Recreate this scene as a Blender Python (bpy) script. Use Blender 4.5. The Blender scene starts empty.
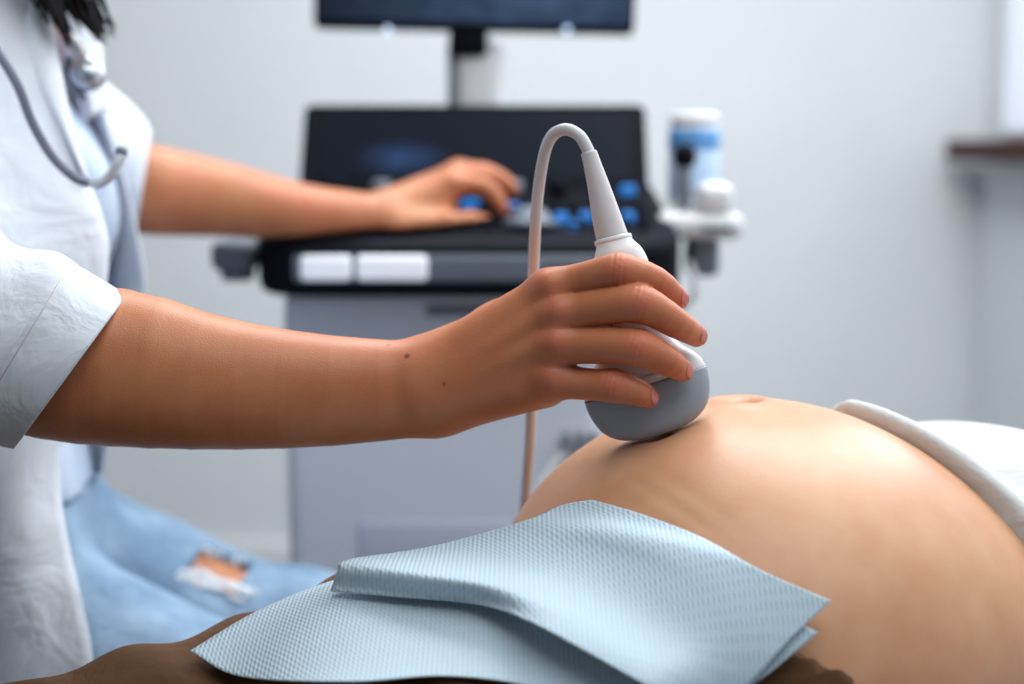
import bpy, math, random
import numpy as np
from mathutils import Matrix, Vector
random.seed(7); np.random.seed(7)
sc = bpy.context.scene

# ---------------------------------------------------------------- camera
CAMZ, PITCH, FPX = 1.10, math.radians(8.0), 1024 * 50 / 36
cam_d = bpy.data.cameras.new('camera'); cam = bpy.data.objects.new('camera', cam_d)
sc.collection.objects.link(cam)
cam_d.lens = 50; cam_d.sensor_width = 36; cam_d.clip_start = .02
cam.location = (0, 0, CAMZ); cam.rotation_euler = (math.pi / 2 - PITCH, 0, 0)
cam_d.dof.use_dof = True; cam_d.dof.focus_distance = .822; cam_d.dof.aperture_fstop = 3.0
sc.camera = cam

# ---------------------------------------------------------------- light
w = bpy.data.worlds.new('world'); sc.world = w; w.use_nodes = True
w.node_tree.nodes['Background'].inputs[0].default_value = (.84, .92, 1, 1)
w.node_tree.nodes['Background'].inputs[1].default_value = .16
def area(name, loc, target, sx, sy, power, col):
    l = bpy.data.lights.new(name, 'AREA'); l.shape = 'RECTANGLE'; l.size = sx; l.size_y = sy
    l.energy = power; l.color = col
    o = bpy.data.objects.new(name, l); sc.collection.objects.link(o); o.location = loc
    o.rotation_euler = (Vector(target) - Vector(loc)).to_track_quat('-Z', 'Y').to_euler()
    return o
area('ceiling_panel_lamp', (.25, 1.95, 2.55), (.15, 1.75, 0), 1.8, 1.2, 64, (.95, .98, 1))
area('added_front_light', (.35, .1, 2.55), (.15, .5, 0), 1.8, 1.2, 27, (.95, .98, 1))  # unseen light added overhead near the camera to brighten the hand and towels
area('window_daylight', (1.12, 1.75, 1.72), (0, 1.35, 1.0), 1.5, 1.0, 17, (.93, .97, 1))
vs = sc.view_settings
vs.view_transform = 'Standard'; vs.look = 'None'; vs.exposure = -0.13; vs.gamma = 1; vs.use_curve_mapping = False

# ---------------------------------------------------------------- helpers
CP, SP = math.cos(PITCH), math.sin(PITCH)
def P(px, py, d):
    """a pixel of the 1024x684 frame and a depth along the view axis -> a world point"""
    x = (px - 512) / FPX * d; y = (342 - py) / FPX * d
    return np.array([x, d * CP + y * SP, CAMZ - d * SP + y * CP])
def PX(p):
    p = np.asarray(p, float); q = p - np.array([0, 0, CAMZ])
    d = q[..., 1] * CP - q[..., 2] * SP; y = q[..., 1] * SP + q[..., 2] * CP
    return np.stack([512 + q[..., 0] / d * FPX, 342 - y / d * FPX, d], -1)
def lin(r, g, b):
    f = lambda c: (c / 255 / 12.92) if c <= 10.3 else ((c / 255 + .055) / 1.055) ** 2.4
    return (f(r), f(g), f(b), 1)
def nrm(v): v = np.asarray(v, float); return v / np.linalg.norm(v)

def make(name, V, F, mat, parent=None, smooth=True, loc=None, uv=None):
    V = np.asarray(V, float).reshape(-1, 3)
    if loc is None:
        lo, hi = V.min(0), V.max(0); loc = np.array([(lo[0] + hi[0]) / 2, (lo[1] + hi[1]) / 2, lo[2]])
    loc = np.asarray(loc, float)
    me = bpy.data.meshes.new(name)
    me.from_pydata((V - loc).tolist(), [], F.tolist() if hasattr(F, 'tolist') else F)
    me.update()
    if smooth: me.polygons.foreach_set('use_smooth', [True] * len(me.polygons))
    if mat: me.materials.append(mat)
    if uv is not None:
        ul = me.uv_layers.new(name='UVMap')
        li = np.zeros(len(me.loops), int); me.loops.foreach_get('vertex_index', li)
        ul.data.foreach_set('uv', np.asarray(uv, float)[li].ravel())
    o = bpy.data.objects.new(name, me); sc.collection.objects.link(o)
    WL[o.name] = loc
    if parent is None: o.location = loc
    else:
        o.parent = parent; o.location = loc - WL[parent.name]
    return o
WL = {}
def empty(name, loc):
    o = bpy.data.objects.new(name, None); sc.collection.objects.link(o)
    o.location = loc; o.empty_display_size = .05; WL[o.name] = np.asarray(loc, float)
    return o
def tag(o, label, cat, group=None):
    o['label'] = label; o['category'] = cat
    if group: o['group'] = group
    return o
def struct(o, label=None, cat=None):
    o['kind'] = 'structure'
    if label: o['label'] = label
    if cat: o['category'] = cat
    return o

class MB:
    def __init__(s): s.V = []; s.F = []
    def add(s, V, F):
        n = len(s.V); s.V += [tuple(map(float, v)) for v in V]
        s.F += [tuple(int(i) + n for i in f) for f in F]; return s
    def build(s, name, mat, parent=None, smooth=True, **k): return make(name, s.V, s.F, mat, parent, smooth, **k)

def rbox(c, size, r=.004, seg=2):
    """box with rounded edges: rounded-rectangle outline in xy with bevelled top and bottom"""
    cx, cy, cz = c; sx, sy, sz = (q / 2 for q in size)
    r = min(r, sx * .99, sy * .99, sz * .99)
    prof = []
    for k in range(seg + 1):
        a = math.pi / 2 * k / seg; prof.append((-sz + r - r * math.cos(a), r - r * math.sin(a)))
    prof2 = [(-z, i) for z, i in reversed(prof)]
    V, F = [], []
    rings = prof + prof2
    for z, ins in rings:
        for q, (ox, oy) in enumerate(((1, 1), (-1, 1), (-1, -1), (1, -1))):
            for k in range(seg + 1):
                a = math.pi / 2 * (q + k / seg)
                rr = r
                V.append((cx + ox * (sx - rr) + (rr - ins) * math.cos(a), cy + oy * (sy - rr) + (rr - ins) * math.sin(a), cz + z))
    n = 4 * (seg + 1)
    for i in range(len(rings) - 1):
        for j in range(n):
            F.append((i * n + j, i * n + (j + 1) % n, (i + 1) * n + (j + 1) % n, (i + 1) * n + j))
    F.append(tuple(reversed(range(n)))); F.append(tuple(range((len(rings) - 1) * n, len(rings) * n)))
    return V, F
def prism(outline, a, b, fn):
    """outline [(u,v)] extruded between a and b with fn(u,v,t)->xyz"""
    n = len(outline); V = [fn(u, v, a) for u, v in outline] + [fn(u, v, b) for u, v in outline]
    F = [(i, (i + 1) % n, n + (i + 1) % n, n + i) for i in range(n)] + [tuple(reversed(range(n))), tuple(range(n, 2 * n))]
    return V, F
def catmull(pts, n):
    pts = np.asarray(pts, float); m = len(pts)
    ext = np.vstack([2 * pts[0] - pts[1], pts, 2 * pts[-1] - pts[-2]])
    out = []
    for t in np.linspace(0, m - 1, n):
        i = min(int(t), m - 2); u = t - i
        p0, p1, p2, p3 = ext[i:i + 4]
        out.append(.5 * ((2 * p1) + (-p0 + p2) * u + (2 * p0 - 5 * p1 + 4 * p2 - p3) * u * u + (-p0 + 3 * p1 - 3 * p2 + p3) * u ** 3))
    return np.array(out)
def frames(C, up=None):
    T = np.gradient(C, axis=0); T /= np.linalg.norm(T, axis=1)[:, None]
    u = np.array(up if up is not None else ([0, 0, 1] if abs(T[0][2]) < .9 else [1, 0, 0]), float)
    N = []
    for t in T:
        u = u - t * (u @ t); u = u / np.linalg.norm(u); N.append(u.copy())
    N = np.array(N); return T, N, np.cross(T, N)
def loft(C, N, B, ra, rb, seg=24, caps=True, power=2.0, disp=None):
    m = len(C); V = []
    ra = np.broadcast_to(ra, m); rb = np.broadcast_to(rb, m)
    for i in range(m):
        for j in range(seg):
            a = 2 * math.pi * j / seg; c, s = math.cos(a), math.sin(a)
            e = 2 / power
            cc = math.copysign(abs(c) ** e, c); ss = math.copysign(abs(s) ** e, s)
            k = 1 + (disp(i / (m - 1), a) if disp else 0)
            V.append(C[i] + N[i] * ra[i] * cc * k + B[i] * rb[i] * ss * k)
    F = [(i * seg + j, i * seg + (j + 1) % seg, (i + 1) * seg + (j + 1) % seg, (i + 1) * seg + j) for i in range(m - 1) for j in range(seg)]
    if caps:
        F.append(tuple(reversed(range(seg)))); F.append(tuple(range((m - 1) * seg, m * seg)))
    return V, F
def tube(pts, r, n=40, seg=12, smooth=True, caps=True):
    C = catmull(pts, n) if smooth else np.asarray(pts, float)
    T, N, B = frames(C)
    if np.ndim(r): r = np.interp(np.linspace(0, 1, len(C)), np.linspace(0, 1, len(r)), r)
    return loft(C, N, B, r, r, seg, caps)
def lathe(prof, c, axis=(0, 0, 1), seg=28):
    ax = nrm(axis); u = nrm(np.cross(ax, [0, 1, 0.2] if abs(ax[1]) < .8 else [1, 0, 0])); v = np.cross(ax, u)
    C = np.array([np.asarray(c) + ax * h for r, h in prof]); r = np.array([max(q[0], 1e-5) for q in prof])
    m = len(prof)
    return loft(C, np.tile(u, (m, 1)), np.tile(v, (m, 1)), r, r, seg)
def grid(fn, nu, nv):
    V = [fn(i / (nu - 1), j / (nv - 1)) for i in range(nu) for j in range(nv)]
    F = [(i * nv + j, (i + 1) * nv + j, (i + 1) * nv + j + 1, i * nv + j + 1) for i in range(nu - 1) for j in range(nv - 1)]
    return V, F
def solid(o, t, offset=0.):
    m = o.modifiers.new('thickness', 'SOLIDIFY'); m.thickness = t; m.offset = offset; return o

# ---- signed distance modelling
def smin(a, b, k):
    h = np.clip(.5 + .5 * (b - a) / k, 0, 1); return b + (a - b) * h - k * h * (1 - h)
def cone(p, a, b, ra, rb):
    a = np.asarray(a, np.float32); ba = np.asarray(b, np.float32) - a; pa = p - a
    h = np.clip(pa @ ba / max(ba @ ba, 1e-12), 0, 1)
    return np.linalg.norm(pa - h[:, None] * ba, axis=1) - (ra + (rb - ra) * h)
def ball(p, c, r): return np.linalg.norm(p - np.asarray(c, np.float32), axis=1) - r
def ell(p, c, r, M=None):
    q = p - np.asarray(c, np.float32)
    if M is not None: q = q @ np.asarray(M, np.float32)
    r = np.asarray(r, np.float32)
    k0 = np.linalg.norm(q / r, axis=1); k1 = np.linalg.norm(q / (r * r), axis=1) + 1e-9
    return k0 * (k0 - 1) / k1
def chain(p, pts, rs, k=.006):
    d = None
    for i in range(len(pts) - 1):
        e = cone(p, pts[i], pts[i + 1], rs[i], rs[i + 1]); d = e if d is None else smin(d, e, k)
    return d
def limb(p, pts, rs, n=12):
    """a smoothly bending, smoothly tapering limb through the points"""
    C = catmull(pts, n); R = catmull(np.array(rs)[:, None], n)[:, 0]; d = None
    for i in range(n - 1):
        e = cone(p, C[i], C[i + 1], R[i], R[i + 1]); d = e if d is None else np.minimum(d, e)
    return d
def gradient(f, p, e):
    g = np.stack([f(p + np.eye(3, dtype=np.float32)[i] * e) - f(p - np.eye(3, dtype=np.float32)[i] * e) for i in range(3)], 1)
    return g / (2 * e)
def mesh_sdf(f, lo, hi, h, project=2, safe=1.15):
    lo = np.asarray(lo, np.float32); hi = np.asarray(hi, np.float32)
    nb = np.ceil((hi - lo) / h / 4).astype(int); n = nb * 4
    ci = np.stack(np.meshgrid(*[np.arange(k) for k in nb], indexing='ij'), -1).reshape(-1, 3)
    Fc = f((lo + (ci * 4 + 1.5) * h).astype(np.float32)).reshape(nb)
    rep = lambda A: A.repeat(4, 0).repeat(4, 1).repeat(4, 2)
    F = rep(Fc).astype(np.float32); idx = np.argwhere(rep(np.abs(Fc) < 4 * h * safe))
    for s in range(0, len(idx), 400000):
        q = idx[s:s + 400000]; F[q[:, 0], q[:, 1], q[:, 2]] = f((lo + q * h).astype(np.float32))
    ins = F < 0
    sl = lambda A, o: A[o[0]:A.shape[0] - 1 + o[0], o[1]:A.shape[1] - 1 + o[1], o[2]:A.shape[2] - 1 + o[2]]
    cor = [(i, j, k) for i in (0, 1) for j in (0, 1) for k in (0, 1)]
    cnt = sum(sl(ins, c).astype(np.int8) for c in cor)
    cells = np.argwhere((cnt > 0) & (cnt < 8))
    vals = np.stack([F[cells[:, 0] + c[0], cells[:, 1] + c[1], cells[:, 2] + c[2]] for c in cor], 1)
    acc = np.zeros((len(cells), 3)); num = np.zeros(len(cells))
    for a in range(8):
        for b in range(a + 1, 8):
            if sum(abs(x - y) for x, y in zip(cor[a], cor[b])) != 1: continue
            fa, fb = vals[:, a], vals[:, b]; cr = (fa < 0) != (fb < 0)
            t = np.where(cr, fa / np.where(cr, fa - fb, 1), 0)
            acc += np.where(cr[:, None], np.array(cor[a]) + t[:, None] * (np.array(cor[b]) - np.array(cor[a])), 0); num += cr
    V = lo + (cells + acc / num[:, None]) * h
    vid = np.full(tuple(np.array(F.shape) - 1), -1, int); vid[cells[:, 0], cells[:, 1], cells[:, 2]] = np.arange(len(cells))
    Q = []
    for ax in range(3):
        o1, o2 = (ax + 1) % 3, (ax + 2) % 3
        A = np.take(ins, np.arange(F.shape[ax] - 1), ax); Bq = np.take(ins, np.arange(1, F.shape[ax]), ax)
        e = np.argwhere(A != Bq); e = e[(e[:, o1] > 0) & (e[:, o2] > 0) & (e[:, o1] < F.shape[o1] - 1) & (e[:, o2] < F.shape[o2] - 1)]
        sgn = A[e[:, 0], e[:, 1], e[:, 2]]
        def g(d1, d2):
            q = e.copy(); q[:, o1] += d1; q[:, o2] += d2; return vid[q[:, 0], q[:, 1], q[:, 2]]
        qd = np.stack([g(-1, -1), g(0, -1), g(0, 0), g(-1, 0)], 1)
        Q.append(np.where(sgn[:, None], qd, qd[:, ::-1]))
    Q = np.vstack(Q); Q = Q[(Q >= 0).all(1)]
    V = V.astype(np.float32)
    for _ in range(project):
        g = gradient(f, V, h * .5); gl = np.maximum((g * g).sum(1), .2)
        V = V - np.clip((f(V) / gl), -h, h)[:, None] * g
    return V, Q
def join(*ms):
    V, F, n = [], [], 0
    for v, f in ms:
        v = np.asarray(v, float).reshape(-1, 3); V.append(v); F += [tuple(int(i) + n for i in q) for q in (f.tolist() if hasattr(f, 'tolist') else f)]; n += len(v)
    return np.vstack(V), F
def raycast(f, px, py, h=0., d0=.45, d1=1.6):
    """points where camera rays reach distance h above the surface f; nearest approach if they miss"""
    px = np.asarray(px, float).ravel(); py = np.asarray(py, float).ravel(); h = np.broadcast_to(h, px.shape)
    A = np.stack([P(x, y, 1.) for x, y in zip(px, py)]) - np.array([0, 0, CAMZ])
    d = np.full(len(px), d0); best = np.full(len(px), 1e9); bd = d.copy()
    for _ in range(48):
        p = (np.array([0, 0, CAMZ]) + A * d[:, None]).astype(np.float32); v = f(p) - h
        up = v < best; best[up] = v[up]; bd[up] = d[up]
        d = np.minimum(d + np.where(v > 1e-4, v * .7, v), d1)
    hit = best < 1.5e-3
    dd = np.where(hit, d, bd)
    return np.array([0, 0, CAMZ]) + A * dd[:, None], hit, dd

def XZ(px, py, y):          # the point on a plane facing the camera at world y
    A = P(px, py, 1.) - np.array([0, 0, CAMZ]); return np.array([0, 0, CAMZ]) + A * (y / A[1])
YF = 1.47
xl, xr = XZ(249, 270, YF)[0], XZ(686, 270, YF)[0]; zb, zt = XZ(500, 298, YF)[2], XZ(500, 244, YF)[2]
cx = (xl + xr) / 2; hw = (xr - xl) / 2
ybk = 1.71; zk = XZ(500, 186, ybk)[2]
def deckz(x, y): return zt + (zk - zt) * np.clip((y - YF) / (ybk - YF), 0, 1)
# the hand-held probe: rows of centre px, centre py, half width px, half thickness m, tilt of the width axis
PD, TL = .846, 17.
def along(s, x0=650, y0=400, an=TL): a_ = math.radians(an); return (x0 - math.sin(a_) * s, y0 - math.cos(a_) * s)
HEAD_ROWS = [(*along(s_), hw_, ht_, TL) for s_, hw_, ht_ in ((-36, 4, .002), (-35.0, 20, .0075), (-31.5, 36, .0105), (-25, 48, .0128), (-16, 56, .0142), (-5, 60.5, .0150), (6, 63, .0154), (17, 63.5, .0154))]
BODY_ROWS = [(*along(17.3), 61.5, .0149, TL), (*along(18), 62.8, .0153, TL), (*along(26), 61, .0153, TL), (*along(35), 55, .0150, TL), (*along(46), 45, .0148, 16.5), (634, 340, 35, .0148, 16), (629, 316, 30, .0150, 15), (625, 290, 28.5, .0152, 14), (621.5, 268, 27.5, .0150, 13.5), (618, 254, 24.5, .0140, 13), (615, 245, 19.5, .0118, 13), (613.5, 240.5, 17.8, .0108, 13), (612.5, 237, 17.0, .0100, 13)]
_R = catmull(np.array(HEAD_ROWS + BODY_ROWS[1:], float), 120); _ua = math.radians(TL); _u = np.array([-math.sin(_ua), -math.cos(_ua)]); _w = np.array([math.cos(_ua), -math.sin(_ua)])
_S = (_R[:, :2] - [650, 400]) @ _u; _Wc = (_R[:, :2] - [650, 400]) @ _w; _o = np.argsort(_S)
def probe_sdf(p):
    q = p - np.array([0, 0, CAMZ], np.float32); d = q[:, 1] * CP - q[:, 2] * SP; y = q[:, 1] * SP + q[:, 2] * CP
    X = 512 + q[:, 0] / PD * FPX - 650; Y = 342 - y / PD * FPX - 400
    s_ = X * _u[0] + Y * _u[1]; w_ = X * _w[0] + Y * _w[1]; m = PD / FPX
    hw_ = np.interp(s_, _S[_o], _R[_o, 2]); ht_ = np.interp(s_, _S[_o], _R[_o, 3]); c_ = np.interp(s_, _S[_o], _Wc[_o])
    f = ((np.abs((w_ - c_) / hw_) ** 2.5 + np.abs((d - PD) / ht_) ** 2.5) ** .4 - 1) * np.minimum(hw_ * m, ht_)
    return np.maximum(np.maximum(f, (-36 - s_) * m), (s_ - 170) * m)
def carve(p, d, gap=.0012, k=.0005):
    """press the surface d against the probe"""
    m = (np.abs(p[:, 0] - PCEN[0]) < .065) & (np.abs(p[:, 1] - PCEN[1]) < .05) & (np.abs(p[:, 2] - PCEN[2]) < .085)
    if m.any():
        d = np.array(d); d[m] = -smin(-d[m], probe_sdf(p[m]) - gap, k)
    return d
PCEN = P(637, 340, PD)
# ---------------------------------------------------------------- materials
def mat(name, col, rough=.5, metal=0., spec=.5, sss=0., **k):
    m = bpy.data.materials.new(name); m.use_nodes = True; b = m.node_tree.nodes['Principled BSDF']
    if len(col) == 3: col = lin(*col)
    b.inputs['Base Color'].default_value = col; b.inputs['Roughness'].default_value = rough
    b.inputs['Metallic'].default_value = metal; b.inputs['Specular IOR Level'].default_value = spec
    if sss:
        b.inputs['Subsurface Weight'].default_value = sss; b.inputs['Subsurface Radius'].default_value = k.get('rad', (1, .35, .2))
        b.inputs['Subsurface Scale'].default_value = k.get('scale', .004)
    if 'emit' in k:
        b.inputs['Emission Color'].default_value = lin(*k['emit']); b.inputs['Emission Strength'].default_value = k.get('es', 1)
    return m
def nd(m, t, **k):
    n = m.node_tree.nodes.new(t)
    for a, v in k.items():
        if a in n.inputs: n.inputs[a].default_value = v
        else: setattr(n, a, v)
    return n
def ln(m, a, b): m.node_tree.links.new(a, b)
def noise_mottle(m, cols, scale, detail=4, pos=(.3, .7), coord='Object'):
    b = m.node_tree.nodes['Principled BSDF']; tc = nd(m, 'ShaderNodeTexCoord'); n = nd(m, 'ShaderNodeTexNoise'); n.inputs['Scale'].default_value = scale; n.inputs['Detail'].default_value = detail
    r = nd(m, 'ShaderNodeValToRGB'); ln(m, tc.outputs[coord], n.inputs['Vector']); ln(m, n.outputs['Fac'], r.inputs['Fac'])
    r.color_ramp.elements[0].position = pos[0]; r.color_ramp.elements[1].position = pos[1]
    r.color_ramp.elements[0].color = lin(*cols[0]); r.color_ramp.elements[1].color = lin(*cols[1])
    ln(m, r.outputs['Color'], b.inputs['Base Color']); return tc, r
def add_bump(m, height, strength, dist):
    b = m.node_tree.nodes['Principled BSDF']; bp = nd(m, 'ShaderNodeBump'); bp.inputs['Strength'].default_value = strength; bp.inputs['Distance'].default_value = dist
    ln(m, height, bp.inputs['Height']); ln(m, bp.outputs['Normal'], b.inputs['Normal']); return bp
def skin(name, a, b_, flush, rough, pore=900., bump=.25):
    m = mat(name, a, rough, sss=.28, spec=.4, scale=.006, rad=(1, .32, .16))
    tc, r = noise_mottle(m, (a, b_), 38, 5, (.32, .68))
    bs = m.node_tree.nodes['Principled BSDF']
    at = nd(m, 'ShaderNodeAttribute', attribute_name='flush')
    mx = nd(m, 'ShaderNodeMix', data_type='RGBA'); ln(m, at.outputs['Fac'], mx.inputs['Factor'])
    ln(m, r.outputs['Color'], mx.inputs['A']); mx.inputs['B'].default_value = lin(*flush)
    # freckles and tiny moles
    at2 = nd(m, 'ShaderNodeAttribute', attribute_name='mole'); mx2 = nd(m, 'ShaderNodeMix', data_type='RGBA')
    ln(m, at2.outputs['Fac'], mx2.inputs['Factor']); ln(m, mx.outputs['Result'], mx2.inputs['A']); mx2.inputs['B'].default_value = lin(70, 35, 25)
    n3 = nd(m, 'ShaderNodeTexNoise'); n3.inputs['Scale'].default_value = 11; n3.inputs['Detail'].default_value = 3; ln(m, tc.outputs['Object'], n3.inputs['Vector'])
    mr = nd(m, 'ShaderNodeMapRange'); ln(m, n3.outputs['Fac'], mr.inputs['Value']); mr.inputs['From Min'].default_value = .42; mr.inputs['From Max'].default_value = .72; mr.inputs['To Max'].default_value = .34
    mx3 = nd(m, 'ShaderNodeMix', data_type='RGBA'); ln(m, mr.outputs['Result'], mx3.inputs['Factor']); ln(m, mx2.outputs['Result'], mx3.inputs['A']); mx3.inputs['B'].default_value = lin(*flush)
    ln(m, mx3.outputs['Result'], bs.inputs['Base Color'])
    wt = nd(m, 'ShaderNodeAttribute', attribute_name='wet'); n4 = nd(m, 'ShaderNodeTexNoise'); n4.inputs['Scale'].default_value = 60; ln(m, tc.outputs['Object'], n4.inputs['Vector'])
    wm = nd(m, 'ShaderNodeMath', operation='MULTIPLY'); ln(m, wt.outputs['Fac'], wm.inputs[0]); ln(m, n4.outputs['Fac'], wm.inputs[1])
    rr = nd(m, 'ShaderNodeMapRange'); ln(m, wm.outputs[0], rr.inputs['Value']); rr.inputs['From Max'].default_value = .7; rr.inputs['To Min'].default_value = rough; rr.inputs['To Max'].default_value = .27
    ln(m, rr.outputs['Result'], bs.inputs['Roughness'])
    v = nd(m, 'ShaderNodeTexVoronoi'); v.inputs['Scale'].default_value = pore; ln(m, tc.outputs['Object'], v.inputs['Vector'])
    n2 = nd(m, 'ShaderNodeTexNoise'); n2.inputs['Scale'].default_value = 260; n2.inputs['Detail'].default_value = 5; ln(m, tc.outputs['Object'], n2.inputs['Vector'])
    ad = nd(m, 'ShaderNodeMath', operation='ADD'); ln(m, v.outputs['Distance'], ad.inputs[0]); ln(m, n2.outputs['Fac'], ad.inputs[1])
    add_bump(m, ad.outputs[0], bump, .0006)
    return m
M = {}
M['skin_doc'] = skin('doctor_skin', (184, 116, 76), (195, 129, 89), (204, 106, 84), .46, 900, .15)
M['skin_pat'] = skin('patient_skin', (206, 154, 118), (213, 165, 131), (188, 122, 86), .38, 700, .05)
M['nail'] = mat('nail', (196, 116, 102), .25, spec=.5)
def fabric(name, a, b_, scale=1400, rough=.85, bump=.15, crease=.4):
    m = mat(name, a, rough, spec=.2); tc, r = noise_mottle(m, (a, b_), 22, 6)
    wv = nd(m, 'ShaderNodeTexNoise'); wv.inputs['Scale'].default_value = scale; ln(m, tc.outputs['Object'], wv.inputs['Vector'])
    fine = add_bump(m, wv.outputs['Fac'], bump, .0008)
    cr = nd(m, 'ShaderNodeTexNoise'); cr.inputs['Scale'].default_value = 17; cr.inputs['Detail'].default_value = 4; cr.inputs['Distortion'].default_value = 1.2; ln(m, tc.outputs['Object'], cr.inputs['Vector'])
    soft = nd(m, 'ShaderNodeBump'); soft.inputs['Strength'].default_value = crease; soft.inputs['Distance'].default_value = .012      # soft crumpling
    ln(m, cr.outputs['Fac'], soft.inputs['Height']); ln(m, soft.outputs['Normal'], fine.inputs['Normal']); return m
M['coat'] = fabric('coat_cotton', (214, 221, 230), (222, 229, 237), 1400, .85, .1)
M['blouse'] = fabric('pale_blue_blouse', (182, 198, 220), (200, 212, 230))
M['shirt'] = fabric('white_jersey', (196, 197, 197), (204, 205, 205))
M['brown'] = fabric('brown_trouser', (86, 58, 36), (104, 72, 46), 1100, .7)
M['jeans'] = fabric('denim', (108, 134, 160), (146, 170, 192), 900, .9, .4)
M['thread'] = mat('white_thread', (222, 226, 230), .9)
M['hair'] = mat('dark_hair', (20, 13, 15), .5, spec=.2)
M['white_pl'] = mat('probe_white', (222, 222, 224), .38)
M['cable'] = mat('cable_white', (204, 203, 205), .42)
M['relief'] = mat('strain_relief', (206, 202, 203), .45)
M['rubber'] = mat('probe_grey', (146, 158, 170), .42)
M['mwhite'] = mat('machine_white', (220, 226, 238), .4)
M['mside'] = mat('machine_lilac', (196, 203, 220), .45)
M['mblack'] = mat('console_black', (13, 15, 24), .6, spec=.07)
M['mgrey'] = mat('console_grey', (98, 108, 122), .4)
M['mgrey2'] = mat('bracket_grey', (120, 128, 140), .5)
M['key'] = mat('key_dark', (17, 20, 28), .6, spec=.07)
M['blue'] = mat('blue_button', (16, 60, 120), .5, emit=(36, 136, 225), es=.9)
M['lamp'] = mat('white_lozenge', (226, 230, 238), .4, emit=(225, 232, 245), es=.35)
M['metal'] = mat('steel', (205, 210, 218), .3, .7)
M['tubegrey'] = mat('grey_rubber_tube', (104, 112, 128), .5)
M['wood'] = mat('dark_wood', (66, 36, 32), .7, spec=.15); noise_mottle(M['wood'], ((54, 28, 26), (80, 44, 36)), 9)
M['couch'] = mat('couch_vinyl', (60, 72, 92), .5)
M['frame'] = mat('couch_frame', (200, 204, 208), .4)
M['shoe'] = mat('white_shoe', (220, 220, 222), .5)
def plaster(name, a, b_):
    m = mat(name, a, .8, spec=.2); tc, r = noise_mottle(m, (a, b_), 3, 5)
    n = nd(m, 'ShaderNodeTexNoise'); n.inputs['Scale'].default_value = 180; ln(m, tc.outputs['Object'], n.inputs['Vector']); add_bump(m, n.outputs['Fac'], .1, .002); return m
M['wall'] = plaster('wall_paint', (222, 226, 229), (227, 231, 233))
M['floor'] = mat('vinyl_floor', (112, 116, 122), .4); noise_mottle(M['floor'], ((104, 108, 114), (120, 124, 130)), 14)
M['base'] = mat('white_trim', (224, 226, 228), .5)
M['blind'] = mat('white_blind', (232, 236, 244), .7, emit=(214, 226, 250), es=.45)
M['bottle'] = mat('bottle_plastic', (226, 232, 238), .35); M['label'] = mat('blue_label', (96, 158, 216), .5); M['pale'] = mat('pale_blue_label', (186, 212, 238), .5)
# console touch screen: dark with a soft blue readout
def screen_mat(name, base, glow, strength, centre, size):
    m = mat(name, base, .3, spec=.1); b = m.node_tree.nodes['Principled BSDF']
    uv = nd(m, 'ShaderNodeTexCoord'); mp = nd(m, 'ShaderNodeMapping'); ln(m, uv.outputs['UV'], mp.inputs['Vector'])
    mp.inputs['Location'].default_value = (-centre[0] / size[0], -centre[1] / size[1], 0); mp.inputs['Scale'].default_value = (1 / size[0], 1 / size[1], 1)
    g = nd(m, 'ShaderNodeTexGradient', gradient_type='SPHERICAL'); ln(m, mp.outputs['Vector'], g.inputs['Vector'])
    n = nd(m, 'ShaderNodeTexNoise'); n.inputs['Scale'].default_value = 14; ln(m, uv.outputs['UV'], n.inputs['Vector'])
    mu = nd(m, 'ShaderNodeMath', operation='MULTIPLY'); ln(m, g.outputs['Fac'], mu.inputs[0]); ln(m, n.outputs['Fac'], mu.inputs[1])
    m2 = nd(m, 'ShaderNodeMath', operation='MULTIPLY_ADD'); ln(m, mu.outputs[0], m2.inputs[0]); m2.inputs[1].default_value = strength; m2.inputs[2].default_value = .02
    b.inputs['Emission Color'].default_value = lin(*glow); ln(m, m2.outputs[0], b.inputs['Emission Strength']); return m
M['touch'] = screen_mat('touch_screen', (14, 17, 26), (70, 110, 170), .75, (.27, .30), (.16, .3))
M['screen'] = screen_mat('monitor_screen', (24, 34, 50), (96, 122, 160), .8, (.7, .3), (.75, .9))
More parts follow.
